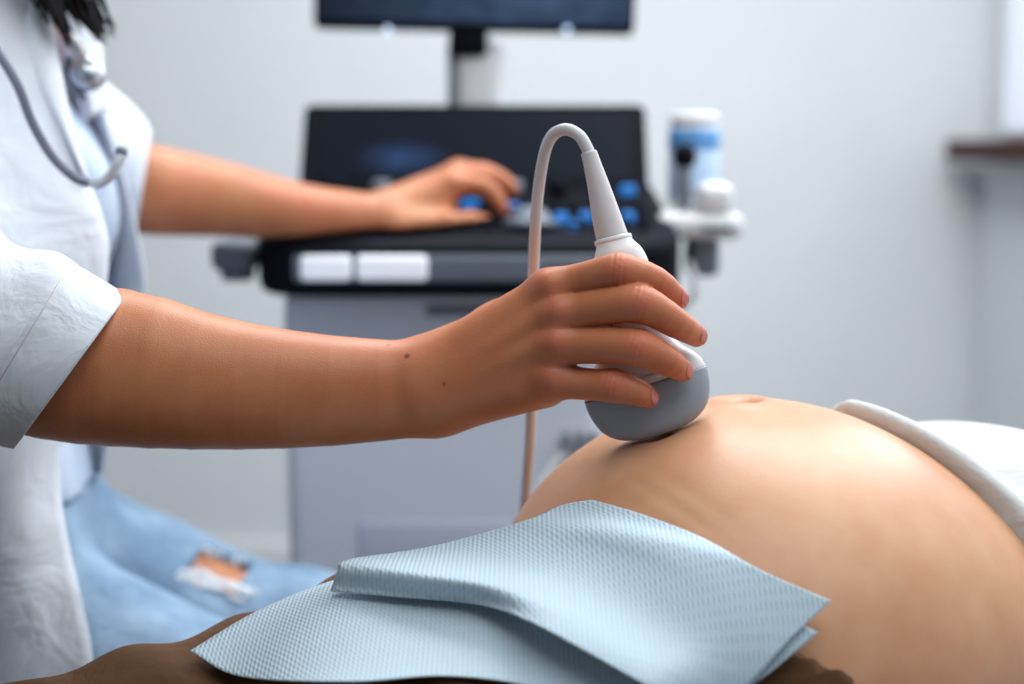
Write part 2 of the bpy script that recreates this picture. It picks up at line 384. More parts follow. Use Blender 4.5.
# embossed paper towel
def paper(name):
    m = mat(name, (196, 216, 228), .85, spec=.15, sss=.15, scale=.002, rad=(1, 1, 1)); b = m.node_tree.nodes['Principled BSDF']
    uv = nd(m, 'ShaderNodeTexCoord'); sx = nd(m, 'ShaderNodeSeparateXYZ'); ln(m, uv.outputs['UV'], sx.inputs[0])
    def wave(sock, per):
        a = nd(m, 'ShaderNodeMath', operation='MULTIPLY'); ln(m, sock, a.inputs[0]); a.inputs[1].default_value = 2 * math.pi / per
        s = nd(m, 'ShaderNodeMath', operation='SINE'); ln(m, a.outputs[0], s.inputs[0]); return s.outputs[0]
    wx, wy = wave(sx.outputs['X'], .0026), wave(sx.outputs['Y'], .0040)
    mu = nd(m, 'ShaderNodeMath', operation='MULTIPLY'); ln(m, wx, mu.inputs[0]); ln(m, wy, mu.inputs[1])
    ad = nd(m, 'ShaderNodeMath', operation='MULTIPLY_ADD'); ln(m, wx, ad.inputs[0]); ad.inputs[1].default_value = .9; ln(m, mu.outputs[0], ad.inputs[2])
    n = nd(m, 'ShaderNodeTexNoise'); n.inputs['Scale'].default_value = 900; n.inputs['Detail'].default_value = 3; ln(m, uv.outputs['UV'], n.inputs['Vector'])
    a2 = nd(m, 'ShaderNodeMath', operation='MULTIPLY_ADD'); ln(m, n.outputs['Fac'], a2.inputs[0]); a2.inputs[1].default_value = .6; ln(m, ad.outputs[0], a2.inputs[2])
    add_bump(m, a2.outputs[0], .45, .0005)
    r = nd(m, 'ShaderNodeMapRange'); ln(m, ad.outputs[0], r.inputs['Value']); r.inputs['From Min'].default_value = -1; r.inputs['From Max'].default_value = 1
    mx = nd(m, 'ShaderNodeMix', data_type='RGBA'); ln(m, r.outputs['Result'], mx.inputs['Factor']); mx.inputs['A'].default_value = lin(184, 206, 220); mx.inputs['B'].default_value = lin(204, 222, 233)
    ln(m, mx.outputs['Result'], b.inputs['Base Color']); return m
M['paper'] = paper('blue_paper')

# ================================================================ the room
BY, RX = 3.5, 1.15          # back wall and right wall
V, F = rbox((-.9, 1.5, -.02), (4.4, 5.2, .04), .002, 1); struct(make('floor', V, F, M['floor'], smooth=False), 'grey vinyl floor of the examination room', 'floor')
V, F = rbox((-.9, BY + .06, 1.3), (4.4, .12, 2.64), .002, 1); struct(make('wall_back', V, F, M['wall'], smooth=False), 'plain pale grey wall behind the ultrasound machine', 'wall')
b = MB(); wy0, wy1, wz0, wz1 = 1.0, BY - .12, 1.10, 2.25   # the right wall around its window opening
for c, s in (((RX + .1, (BY + wy1) / 2, 1.3), (.2, BY - wy1, 2.64)), ((RX + .1, (wy1 + wy0) / 2, (wz0 - .02) / 2), (.2, wy1 - wy0, wz0 + .02)),
             ((RX + .1, (wy1 + wy0) / 2, (wz1 + 2.62) / 2), (.2, wy1 - wy0, 2.62 - wz1)), ((RX + .1, (wy0 - .9) / 2, 1.3), (.2, wy0 + .9, 2.64))):
    b.add(*rbox(c, s, .002, 1))
struct(b.build('wall_right', M['wall'], smooth=False), 'pale grey side wall below the window', 'wall')
win = struct(empty('window_1', (RX, (wy0 + wy1) / 2, wz0)), 'window with white blind over a dark wooden sill', 'window')
V, F = rbox((RX + .02, (wy0 + wy1) / 2, wz0 - .018), (.26, wy1 - wy0 + .14, .048), .006); make('sill', V, F, M['wood'], win)
V, F = rbox((RX + .012, (wy0 + wy1) / 2, (wz0 + wz1) / 2 + .004), (.01, wy1 - wy0 - .01, wz1 - wz0 - .01), .002, 1); make('blind', V, F, M['blind'], win, False)
V, F = rbox((RX + .012, (wy0 + wy1) / 2, wz0 + .02), (.022, wy1 - wy0 - .02, .022), .006); make('blind_rail', V, F, M['base'], win)
b = MB(); b.add(*rbox((RX + .14, (wy0 + wy1) / 2, wz0 + .03), (.05, wy1 - wy0, .06), .004)).add(*rbox((RX + .14, (wy0 + wy1) / 2, wz1 - .03), (.05, wy1 - wy0, .06), .004))
for yy in (wy0 + .03, (wy0 + wy1) / 2, wy1 - .03): b.add(*rbox((RX + .14, yy, (wz0 + wz1) / 2), (.05, .06, wz1 - wz0), .004))
b.build('window_frame', M['base'], win)
V, F = rbox((-.9 - .025, BY - .009, .05), (4.1, .018, .1), .004); struct(make('baseboard_back', V, F, M['base']), 'white baseboard along the back wall', 'baseboard')

# ================================================================ patient
AL = math.radians(20); PA = np.array([math.cos(AL), math.sin(AL), 0]); PL = np.array([-math.sin(AL), math.cos(AL), 0]); PZ = np.array([0, 0, 1.])
PM = np.stack([PA, PL, PZ], 1)      # columns: along the body to the head, across to the far side, up
SCL = .946
TOPZ = 1.1 - .44 * SCL
PO = np.array([.150 * SCL, .905 * SCL, TOPZ])
def pw(s, l, z): return PO + (PA * s + PL * l + PZ * z) * SCL
def ploc(p): return (p - PO.astype(np.float32)) @ PM.astype(np.float32) / np.float32(SCL)
def head_sdf(q):
    """head in its own frame: x face-forward, y to its left, z up, metres from its centre"""
    d = ell(q, (0, 0, .02), (.095, .075, .105)); d = smin(d, ell(q, (.035, 0, -.045), (.058, .052, .066)), .03)
    d = smin(d, cone(q, (.088, 0, .012), (.108, 0, -.028), .009, .013), .012)
    d = smin(d, ell(q, (.09, 0, -.062), (.012, .024, .006)), .006); d = smin(d, ell(q, (.088, 0, -.073), (.012, .02, .007)), .006)
    for s in (-1, 1):
        d = np.maximum(d, -ball(q, (.098, s * .031, .012), .014)); d = np.minimum(d, ball(q, (.079, s * .031, .012), .0125))
        d = smin(d, cone(q, (.085, s * .015, .034), (.072, s * .05, .034), .007, .006), .01)
        d = smin(d, ell(q, (-.002, s * .076, -.005), (.02, .008, .032)), .006)
    return d
def pat_bare(q, kb=.036):
    q = np.asarray(q, np.float32); s, l, z = q[:, 0], q[:, 1], q[:, 2]
    d = smin(ell(q, (.008, 0, .118), (.176, .180, .155)), ell(q, (-.20, 0, .072), (.135, .168, .095)), kb)
    d = smin(d, ell(q, (.27, 0, .098), (.20, .155, .10)), .09)
    for e in (-1, 1): d = smin(d, ell(q, (.31, e * .075, .150), (.075, .07, .050)), .05)
    m = s < -.02
    if m.any():
        g, dm = q[m], d[m]
        for e in (-1, 1):
            leg = chain(g, [(-.22, e * .090, .062), (-.62, e * .100 - .09, .052), (-1.0, e * .10 - .15, .044), (-1.02, e * .10 - .15, .044)], [.076, .052, .034, .034], .03)
            dm = smin(dm, leg, .03); dm = smin(dm, chain(g, [(-1.03, e * .10 - .15, .04), (-1.06, e * .13 - .15, .20)], [.036, .026], .02), .03)
        d = d.copy(); d[m] = dm
    m = s > .18
    if m.any():
        g, dm = q[m], d[m]
        for e in (-1, 1):
            arm = chain(g, [(.45, e * .16, .10), (.40, e * .40, .07), (.63, e * .33, .06), (.70, e * .24, .06)], [.048, .040, .026, .02], .02)
            dm = smin(dm, arm, .05)
            for t in range(4): dm = smin(dm, cone(g, (.71, e * (.25 - .018 * t), .06), (.78, e * (.235 - .02 * t), .062), .0085, .007), .008)
            dm = smin(dm, cone(g, (.69, e * .215, .065), (.715, e * .18, .07), .01, .008), .008)
        dm = smin(dm, cone(g, (.48, 0, .10), (.62, 0, .13), .06, .052), .05)
        hq = np.stack([g[:, 2] - .16, -g[:, 1], g[:, 0] - .72], 1)
        dm = smin(dm, head_sdf(hq), .02)
        d = d.copy(); d[m] = dm
    return np.maximum(d, .0015 - z)
NAV = np.array([.005, .012])
def pat(p):
    q = ploc(p); d = pat_bare(q)
    # navel dimple and the faint crease low on the abdomen
    r = np.hypot((q[:, 0] - NAV[0]) / 1.0, (q[:, 1] - NAV[1]) / 1.6); top = (q[:, 2] > .2)
    d = d + top * (.008 * np.exp(-(r / .008) ** 2) - .0022 * np.exp(-((r - .014) / .006) ** 2))
    for c0, c2, am in ((-.099, 2.2, .0011), (-.088, 2.0, .0007), (-.110, 2.4, .0006)):
        c = q[:, 0] - c0 - c2 * q[:, 1] ** 2
        d = d + am * np.exp(-(c / .0045) ** 2) * np.exp(-((q[:, 1] + .075) / .05) ** 2)
    return carve(p, d * SCL, .0040, .007)
def waist(q): return q[:, 0] + .17 - 4.5 * np.clip(-q[:, 1], -.06, .19) ** 2     # trousers cover where this is negative
def pat_trouser(p):
    q = ploc(p); s, l, z = q[:, 0], q[:, 1], q[:, 2]
    d = pat_bare(q) - .0055
    wr = .0036 * np.sin(s * 88 + 30 * l + 2.2 * np.sin(l * 26)) * np.exp(-((s + .32) / .16) ** 2) + .0012 * np.sin(s * 60 - l * 90)
    wr += .0013 * np.sin(l * 260 + s * 40) * np.exp(-((s + .09) / .06) ** 2) * (l < -.08)
    band = np.exp(-((waist(q) + .012) / .012) ** 2) * .002
    return np.maximum(np.maximum(-smin(band + wr - d, -waist(q), .006), -(q[:, 0] + 1.0)), .001 - z) * SCL
def hem(q): return .096 + .50 * np.clip(-q[:, 1], -.02, .16) + .30 * np.maximum(q[:, 1], 0)
def pat_shirt(p):
    q = ploc(p); b_ = pat_bare(q); s, l = q[:, 0], q[:, 1]; hs = hem(q)
    d = np.maximum(b_ - .006 - .0020 * np.sin(s * 70 + l * 22) , hs - s)
    roll = np.sqrt((b_ - .006) ** 2 + (s - hs - .006) ** 2) - (.0075 - .012 * np.clip(l, -.02, .15))
    d = smin(d, roll, .008)
    f2 = np.sqrt((b_ - .002) ** 2 + (s - hs - .060 - .10 * (l + .02)) ** 2) - (.013 + .05 * np.clip(l + .05, 0, .2))
    d = smin(d, f2, .020)
    d = smin(d, ell(q, (.20, .02, .178), (.110, .14, .060)), .014)
    return np.maximum(np.maximum(d, np.maximum(np.abs(l) - .30, s - .56)), .001 - q[:, 2]) * SCL
lo, hi = np.array([9, 9, 9.]), -np.array([9, 9, 9.])
for s in (-1.12, .86):
    for l in (-.46, .46):
        for z in (-.01, .32): c = pw(s, l, z); lo = np.minimum(lo, c); hi = np.maximum(hi, c)
V, F = mesh_sdf(pat, lo, hi, .0042)
patient = make('person', V, F, M['skin_pat'])
tag(patient, 'pregnant person lying on back, bare round belly, brown trousers, white top pulled up', 'person')
q = ploc(V); fl = np.exp(-(np.hypot(q[:, 0] - NAV[0], (q[:, 1] - NAV[1]) / 1.4) / .011) ** 2) * .6 * (q[:, 2] > .2)
hp, _, _ = raycast(pat, [880], [450]); wet = np.exp(-(np.linalg.norm(V - hp[0], axis=1) / .055) ** 2)
a = patient.data.attributes.new('wet', 'FLOAT', 'POINT'); a.data.foreach_set('value', wet.astype(np.float32))
a = patient.data.attributes.new('flush', 'FLOAT', 'POINT'); a.data.foreach_set('value', fl.astype(np.float32))
V, F = mesh_sdf(pat_trouser, pw(-1.05, 0, 0) - [.25, .3, .02], pw(0, 0, .2) + [.12, .28, .05], .004); make('trousers', V, F, M['brown'], patient)
V, F = mesh_sdf(pat_shirt, pw(.1, 0, 0) - [.15, .35, .02], pw(.6, 0, .3) + [.15, .35, .02], .004); make('top', V, F, M['shirt'], patient)
def hair_cap(fn, cut, name, parent, lo, hi):
    V, F = mesh_sdf(lambda p: np.maximum(fn(p) - .012, cut(p)), lo, hi, .006); return make(name, V, F, M['hair'], parent)
def pat_head(p): q = ploc(p); return SCL * head_sdf(np.stack([q[:, 2] - .16, -q[:, 1], q[:, 0] - .72], 1)) - .003 * np.sin(q[:, 1] * 200)
hair_cap(pat_head, lambda p: np.maximum((lambda q: (q[:, 2] - .16) * 1.0 - .06 - .5 * (q[:, 0] - .78))(ploc(p)), .62 - ploc(p)[:, 0]), 'hair', patient, pw(.72, 0, .12) - .17, pw(.72, 0, .12) + .17)

# examination couch under the patient
couch = tag(empty('examination_couch', pw(-.15, 0, -TOPZ)), 'padded examination couch the pregnant person lies on', 'couch')
def prot(V): V = np.asarray(V); return PO + V @ PM.T * SCL
V, F = rbox((-.14, 0, -.045), (2.0, .52, .09), .03, 4); make('mattress', prot(V), F, M['couch'], couch)
V, F = rbox((.73, 0, .0195), (.26, .36, .037), .016, 4); pil = make('pillow', prot(V), F, M['base']); tag(pil, 'small white pillow under the lying person\'s head', 'pillow')
V, F = rbox((-.14, 0, -.115), (1.9, .46, .05), .006); make('bed_frame', prot(V), F, M['frame'], couch)
for s in (-1.0, .72):
    for l in (-.2, .2):
        V, F = rbox((s, l, -.42), (.05, .05, .558), .008); make('leg', prot(V), F, M['frame'], couch)

# ---------------------------------------------------------------- paper towels laid over the lower abdomen
def cover(p):
    """a taut surface just clear of skin and trousers, bridging the hollow under the belly"""
    q = ploc(p); t = np.clip((waist(q) - .004) / .03, 0, 1); t = t * t * (3 - 2 * t)
    return (pat_bare(q, .085) - (.0115 - .0085 * t)) * SCL
def edge_fn(pts):
    C = catmull(pts, 200); L = np.concatenate([[0], np.cumsum(np.linalg.norm(np.diff(C, axis=0), axis=1))]); L /= L[-1]
    return lambda t: np.array([np.interp(t, L, C[:, 0]), np.interp(t, L, C[:, 1])])
def towel(name, back, right, front, left, hfn, nu=110, nv=80, iters=6):
    eb, er, ef, el = map(edge_fn, (back, right, front, left))   # back: L->R, right: back->front, front: L->R, left: back->front
    UV = np.array([(i / (nu - 1), j / (nv - 1)) for i in range(nu) for j in range(nv)])
    px = []
    for u, v in UV:
        c = (1 - v) * eb(u) + v * ef(u) + (1 - u) * el(v) + u * er(v) - ((1 - u) * (1 - v) * eb(0) + u * (1 - v) * eb(1) + (1 - u) * v * ef(0) + u * v * ef(1))
        px.append(c)
    px = np.array(px); h = np.array([hfn(u, v) for u, v in UV])
    def relax(D, n):            # let the sheet bridge small hollows
        for _ in range(n):
            Dp = np.pad(D, 1, mode='reflect', reflect_type='odd'); D = .5 * D + .125 * (Dp[:-2, 1:-1] + Dp[2:, 1:-1] + Dp[1:-1, :-2] + Dp[1:-1, 2:])
        return D
    D = relax(raycast(cover, px[:, 0], px[:, 1], h)[2].reshape(nu, nv), iters)
    V = np.array([P(x, y, dd) for (x, y), dd in zip(px, D.ravel())])
    F = [(i * nv + j, i * nv + j + 1, (i + 1) * nv + j + 1, (i + 1) * nv + j) for i in range(nu - 1) for j in range(nv - 1)]
    q = (V - PO) @ PM; c, s_ = math.cos(.35), math.sin(.35)
    uv = np.stack([q[:, 0] * c - q[:, 1] * s_, q[:, 0] * s_ + q[:, 1] * c], 1)
    o = make(name, V, F, M['paper'], uv=uv); solid(o, .0008); return o
sm = lambda a, b, x: (lambda t: t * t * (3 - 2 * t))(min(max((x - a) / (b - a), 0), 1))
lower = towel('paper_towel', [(190, 651), (258, 611), (336, 580), (440, 556), (560, 518)], [(560, 518), (640, 545), (730, 588), (818, 633)],
              [(650, 718), (700, 712), (760, 680), (818, 633)], [(190, 651), (242, 677), (350, 682), (440, 676), (520, 684), (590, 703), (650, 718)],
              lambda u, v: .0012 + .0004 * (1 + math.sin(9 * u + 6 * v)))
tag(lower, 'pale blue paper towel spread over brown trousers, underneath the folded one', 'paper towel', 'paper towels')
def lift(u, v):
    e = math.exp(-(u / .30) ** 2) * (1 - sm(.80, 1., v))
    return .0050 + .015 * e - .014 * (1 - sm(.0, .10, u)) * (1 - sm(.30, .55, v)) + .0008 * (1 + math.sin(8 * u + 4 * v)) * sm(0, .2, v) + .0016 * math.exp(-((u - .8) / .1) ** 2) * math.exp(-((v - .3) / .25) ** 2)
upper = towel('paper_towel', [(331, 591), (338, 570), (346, 560), (430, 547), (525, 521), (560, 506), (592, 500)], [(592, 500), (640, 514), (700, 537), (760, 570), (831, 601)],
              [(712, 722), (752, 682), (790, 640), (831, 601)], [(331, 591), (400, 597), (480, 605), (530, 622), (590, 654), (650, 688), (712, 722)], lift, iters=5)
tag(upper, 'pale blue embossed paper towel tucked against the bare belly, lying on top', 'paper towel', 'paper towels')

# ================================================================ doctor
rh = lambda pts: [P(*t) for t in pts]
# right forearm and hand (towards the camera), holding the probe
FR = dict(
    index=([(548, 289, .838), (586, 278, .826), (619, 271, .817), (655, 281, .822), (678, 299, .838)], [.0108, .0096, .0098, .0086, .0064]),
    middle=([(557, 314, .835), (600, 307, .821), (640, 304, .811), (674, 322, .817), (696, 336, .834)], [.0114, .0112, .0107, .0089, .0066]),
    ring=([(556, 345, .836), (600, 345, .821), (638, 348, .811), (667, 361, .813), (682, 371, .8235)], [.0112, .0110, .0104, .0086, .0064]),
    pinky=([(550, 380, .842), (585, 384, .829), (614, 386, .820), (637, 392, .817), (648, 398, .8225)], [.0108, .0094, .0093, .0080, .0060]))
def fine_hand(p):
    fa_t = rh([(-25, 345, .875), (60, 352, .868), (130, 355, .865), (220, 372, .865), (320, 379, .865), (428, 377, .865)])
    fa_b = rh([(-25, 362, .875), (60, 372, .868), (130, 385, .865), (220, 398, .865), (320, 405, .866), (430, 403, .866)])
    d = smin(limb(p, fa_t, [.037, .042, .039, .033, .0272, .0210]), limb(p, fa_b, [.037, .042, .038, .0315, .0255, .0200]), .012)
    for a, bq, r0, r1, k in (((430, 372, .864), (548, 291, .840), .0180, .0112, .014), ((430, 382, .862), (557, 316, .838), .0180, .0112, .012),
                             ((430, 392, .862), (556, 345, .839), .0180, .0112, .012), ((432, 400, .864), (550, 379, .845), .0180, .0112, .012),
                             ((445, 385, .878), (548, 330, .862), .018, .016, .016), ((450, 402, .876), (545, 384, .860), .0165, .014, .014),
                             ((436, 366, .878), (505, 322, .880), .017, .014, .016)):
        d = smin(d, cone(p, P(*a), P(*bq), r0, r1), k)
    for c, r in (((549, 284, .8275), .0062), ((558, 311, .8245), .0070), ((556, 341, .825), .0066), ((552, 377, .832), .0068)):
        d = smin(d, ball(p, P(*c), r), .008)
    for a, bq in (((455, 372, .846), (545, 313, .828)), ((455, 384, .846), (545, 342, .829))):      # tendons under the skin
        d = smin(d, cone(p, P(*a), P(*bq), .0022, .0026), .008)
    th = limb(p, rh([(500, 330, .882), (552, 318, .893), (588, 306, .886), (606, 300, .878)]), [.0145, .0115, .010, .0078])
    out = smin(d, th, .012)
    for pts, rs in FR.values():
        W = rh(pts); f_ = limb(p, W, rs, 13)
        f_ = smin(f_, ball(p, W[2] + np.array([0, -.0012, .0004]), rs[2] * .92), .005)
        ax = nrm(W[3] - W[1]).astype(np.float32); t = (p - W[2].astype(np.float32)) @ ax      # skin creases over the knuckle
        dn = (p - W[2].astype(np.float32)); far = np.exp(-(np.linalg.norm(dn, axis=1) / .014) ** 2)
        for o_ in (-.0034, -.0006, .0024): f_ = f_ + .0010 * np.exp(-((t - o_ - .06 * dn[:, 2]) / .0008) ** 2) * (dn[:, 1] < 0) * far
        out = np.minimum(out, smin(d, f_, .009))
    return carve(p, out)
lo = np.min([P(-45, 480, .80), P(-45, 480, .93), P(-45, 230, .78)], 0) - .01; hi = np.max([P(730, 230, .93), P(730, 230, .78), P(730, 480, .93)], 0) + .01
lo[1] = .76; hi[1] = .93
mR = mesh_sdf(fine_hand, lo, hi, .0012)
# left forearm and hand on the console
FL = [([(452, 184, 1.545), (484, 186, 1.55), (499, 202, 1.555), (504, 214, 1.56)], [.0115, .0095, .0085, .0068]),
      ([(460, 174, 1.565), (491, 175, 1.575), (507, 184, 1.58), (512, 191, 1.585)], [.0115, .0098, .0086, .007]),
      ([(458, 172, 1.59), (487, 172, 1.605), (500, 182, 1.61), (506, 190, 1.615)], [.011, .0094, .0082, .0066]),
      ([(450, 176, 1.61), (474, 177, 1.63), (486, 186, 1.635), (492, 193, 1.64)], [.010, .0085, .0075, .006])]
def far_hand(p):
    d = limb(p, rh([(100, 182, 1.41), (150, 190, 1.42), (220, 199, 1.45), (300, 212, 1.49), (385, 219, 1.53)]), [.046, .0450, .0385, .0300, .0245])
    for (c, _) in FL:
        d = smin(d, cone(p, P(385, 217, 1.535), P(*c[0]), .021, .0125), .014)
    d = smin(d, cone(p, P(390, 224, 1.525), P(440, 205, 1.55), .022, .018), .014)
    out = smin(d, chain(p, rh([(400, 228, 1.515), (445, 222, 1.525), (470, 221, 1.535), (489, 222, 1.545)]), [.017, .0115, .0098, .0075], .006), .012)
    for pts, rs in FL: out = np.minimum(out, smin(d, limb(p, rh(pts), rs, 10), .009))
    return np.maximum(out, np.where(p[:, 1] > YF - .003, deckz(p[:, 0], p[:, 1]) + .0072 - p[:, 2], -1))
lo = np.array([P(70, 300, 1.4)[0] - .02, 1.33, .93]); hi = np.array([P(530, 100, 1.6)[0] + .02, 1.70, 1.16])
mL = mesh_sdf(far_hand, lo, hi, .0026)
# body
SHR, SHL = np.array([-.485, .985, 1.165]), np.array([-.50, 1.315, 1.185])
ELR, ELL = P(-10, 350, .878), P(105, 184, 1.412)
HEADC = np.array([-.40, 1.14, 1.43])
HIPS = [np.array([-.50, 1.14, .712]), np.array([-.50, 1.31, .708])]
KN = [P(262, 732, 1.15), P(305, 655, 1.33)]
AN = [np.array([-.36, 1.12, .297]), np.array([-.36, 1.32, .297])]
def off_seat(p): return np.maximum(np.hypot(p[:, 0] + .50, p[:, 1] - 1.22) - .186, p[:, 2] - .648)
def torso(p):
    d = ell(p, (-.485, 1.165, 1.03), (.105, .165, .20)); d = smin(d, ell(p, (-.50, 1.20, .77), (.12, .17, .13)), .10)
    for e in (-1, 1): d = smin(d, ell(p, (-.405, 1.16 + e * .075, 1.05), (.055, .065, .07)), .04)
    d = smin(d, cone(p, SHR, SHL, .055, .055), .06)
    return d
def legs(p):
    d = None
    for h_, k_, a_ in zip(HIPS, KN, AN):
        e = chain(p, [h_, k_, a_], [.088, .060, .036], .03); d = e if d is None else np.minimum(d, e)
    return d
def doc_body(p):
    d = smin(torso(p), cone(p, (-.47, 1.15, 1.17), HEADC - [.02, 0, .08], .058, .05), .05)
    d = smin(d, limb(p, [SHR, P(-150, 172, .94), P(-95, 264, .905), P(-40, 322, .885), ELR], [.046, .036, .035, .036, .038], 8), .012); d = smin(d, limb(p, [SHL, P(40, 112, 1.36), ELL], [.05, .045, .044], 6), .02)
    hq = np.stack([p[:, 0] - HEADC[0], p[:, 1] - HEADC[1], p[:, 2] - HEADC[2]], 1)
    c, s_ = math.cos(.35), math.sin(.35); hq = np.stack([hq[:, 0] * c - hq[:, 2] * s_, hq[:, 1], hq[:, 0] * s_ + hq[:, 2] * c], 1)
    d = smin(d, head_sdf(hq), .02)
    d = smin(d, legs(p), .05)
    for a_ in AN: d = smin(d, cone(p, a_, a_ + [.14, 0, -.04], .032, .024), .02)
    return np.maximum(d, -off_seat(p))
mB = mesh_sdf(doc_body, (-.72, .80, .1), (.08, 1.56, 1.62), .009)
V, F = join(mR, mL, mB)
doctor = make('person', V, F, M['skin_doc'])
tag(doctor, 'seated person in white coat and ripped jeans pressing probe to belly', 'person')
fl = np.zeros(len(V)); ml = np.zeros(len(V))
for pts, rs in FR.values():
    W = rh(pts)
    for c, am, rad in ((W[0] + [0, -.009, .003], .75, .010), (W[2] + [0, -.008, .003], .85, .008), (W[4], .7, .011), (W[3], .3, .012)):
        fl = np.maximum(fl, am * np.exp(-(np.linalg.norm(V - c, axis=1) / rad) ** 2))
    W2 = W; fl = np.maximum(fl, .25 * np.exp(-(cone(V.astype(np.float32), W[1], W[4], 0, 0) / .012) ** 2))
for pts, rs in FL:
    W = rh(pts); fl = np.maximum(fl, .5 * np.exp(-(cone(V.astype(np.float32), W[0], W[3], 0, 0) / .014) ** 2))
for px_, py_, r_ in ((407, 356, .0016), (388, 345, .0009), (444, 384, .0009)):
    hitp, _, _ = raycast(fine_hand, [px_], [py_]); ml = np.maximum(ml, np.clip(1.6 - np.linalg.norm(V - hitp[0], axis=1) / r_ , 0, 1))
a = doctor.data.attributes.new('flush', 'FLOAT', 'POINT'); a.data.foreach_set('value', fl.astype(np.float32))
a = doctor.data.attributes.new('mole', 'FLOAT', 'POINT'); a.data.foreach_set('value', ml.astype(np.float32))
# nails
def nail(f, c, tdir, out, L, Wd, name='fingernail'):
    t = nrm(tdir); o_ = nrm(np.asarray(out) - t * (np.asarray(out) @ t)); s_ = np.cross(t, o_)
    n_ = 8; B0 = []
    for i in range(n_):
        for j in range(n_):
            u, v = i / (n_ - 1), j / (n_ - 1); wd = Wd * .5 * math.sqrt(max(1 - (abs(u - .5) * 1.75) ** 3, .1))
            B0.append(c + t * (u - .5) * L + s_ * (v - .5) * 2 * wd)
    B0 = np.array(B0); lo_ = np.full(len(B0), -.004); hi_ = np.full(len(B0), .013)
    for _ in range(14):
        m_ = (lo_ + hi_) / 2; ins = f((B0 + o_ * m_[:, None]).astype(np.float32)) < .0003
        lo_ = np.where(ins, m_, lo_); hi_ = np.where(ins, hi_, m_)
    V = B0 + o_ * lo_[:, None]
    F = [(i * n_ + j, (i + 1) * n_ + j, (i + 1) * n_ + j + 1, i * n_ + j + 1) for i in range(n_ - 1) for j in range(n_ - 1)]
    o = make(name, V, F, M['nail'], doctor); solid(o, .0008, 1); return o
for k_, (pts, rs) in FR.items():
    W = rh(pts); t = nrm(W[4] - W[3]); nail(fine_hand, W[4] - t * .0004, t, (.72, -.62, .30), .0112, rs[4] * 1.75)
for pts, rs in FL:
    W = rh(pts); t = nrm(W[3] - W[2]); nail(far_hand, W[3] - t * .003, t, (.6, -.2, .6), .010, .0090)
# jeans with the rip above the knee
RIP = P(222, 536, 1.275)
ripT = nrm(KN[1] - HIPS[1]); ripS = nrm(np.cross(ripT, nrm(RIP - (HIPS[1] + ripT * ((RIP - HIPS[1]) @ ripT))))); ripN = np.cross(ripS, ripT)
def jeans(p):
    d = smin(legs(p), ell(p, (-.50, 1.20, .76), (.12, .17, .12)), .06) - .010
    d = d - .0022 * np.sin(p[:, 0] * 60 + p[:, 2] * 45) - .0012 * np.sin(p[:, 1] * 90 + p[:, 0] * 50)
    d = np.maximum(d, p[:, 2] - .86)
    q = p - RIP.astype(np.float32); a_ = np.abs(q @ ripT.astype(np.float32)) - .020; b_ = np.abs(q @ ripS.astype(np.float32)) - .017; c_ = np.abs(q @ ripN.astype(np.float32)) - .05
    hole = np.maximum(np.maximum(a_, b_), c_) - .004
    below = np.minimum(AN[0][2], AN[1][2]) + .01 - p[:, 2]
    return np.maximum(np.maximum(np.maximum(d, -hole), below), -off_seat(p))
V, F = mesh_sdf(jeans, (-.70, .98, .1), (.02, 1.56, .92), .006); jn = make('jeans', V, F, M['jeans'], doctor)
b = MB()                                   # frayed white threads at the rip
for i in range(22):
    side = random.choice((-1, 1, -1)); t0 = random.uniform(-.024, .024); s0 = side * random.uniform(.013, .021); L = random.uniform(.004, .009)
    A = RIP + ripT * t0 + ripS * s0; B = A + ripT * random.uniform(-.006, .006) - ripS * side * L * .8
    pts = []
    for u in np.linspace(0, 1, 4):
        p_ = (A + (B - A) * u + ripN * .03).astype(np.float32)[None]
        for _ in range(12): p_ = p_ - ripN.astype(np.float32) * (legs(p_) - .0105 - .002 * math.sin(u * 3 + i))[:, None] * .8
        pts.append(p_[0])
    b.add(*tube(pts, .0013, 6, 5))
for i in range(46):
    s0 = -.022 + random.uniform(-.008, .006); A = RIP + ripT * random.uniform(-.03, .03) + ripS * (-s0 if ripS[2] < 0 else s0); B = A + ripT * random.uniform(.008, .016)
    pts = []
    for u in np.linspace(0, 1, 4):
        p_ = (A + (B - A) * u + ripN * .03).astype(np.float32)[None]
        for _ in range(12): p_ = p_ - ripN.astype(np.float32) * (legs(p_) - .0125)[:, None] * .8
        pts.append(p_[0])
    b.add(*tube(pts, .0016, 6, 5))
fr = b.build('frayed_threads', M['thread'], jn); fr['label'] = 'white frayed threads around the rip'; fr['kind'] = 'stuff'
# blouse under the coat
V, F = mesh_sdf(lambda p: np.maximum(np.maximum(torso(p) - .010 - .002 * np.sin(p[:, 2] * 40 + p[:, 1] * 60), p[:, 2] - 1.19), .80 - p[:, 2]), (-.68, .95, .76), (-.28, 1.40, 1.22), .007)
make('blouse', V, F, M['blouse'], doctor)
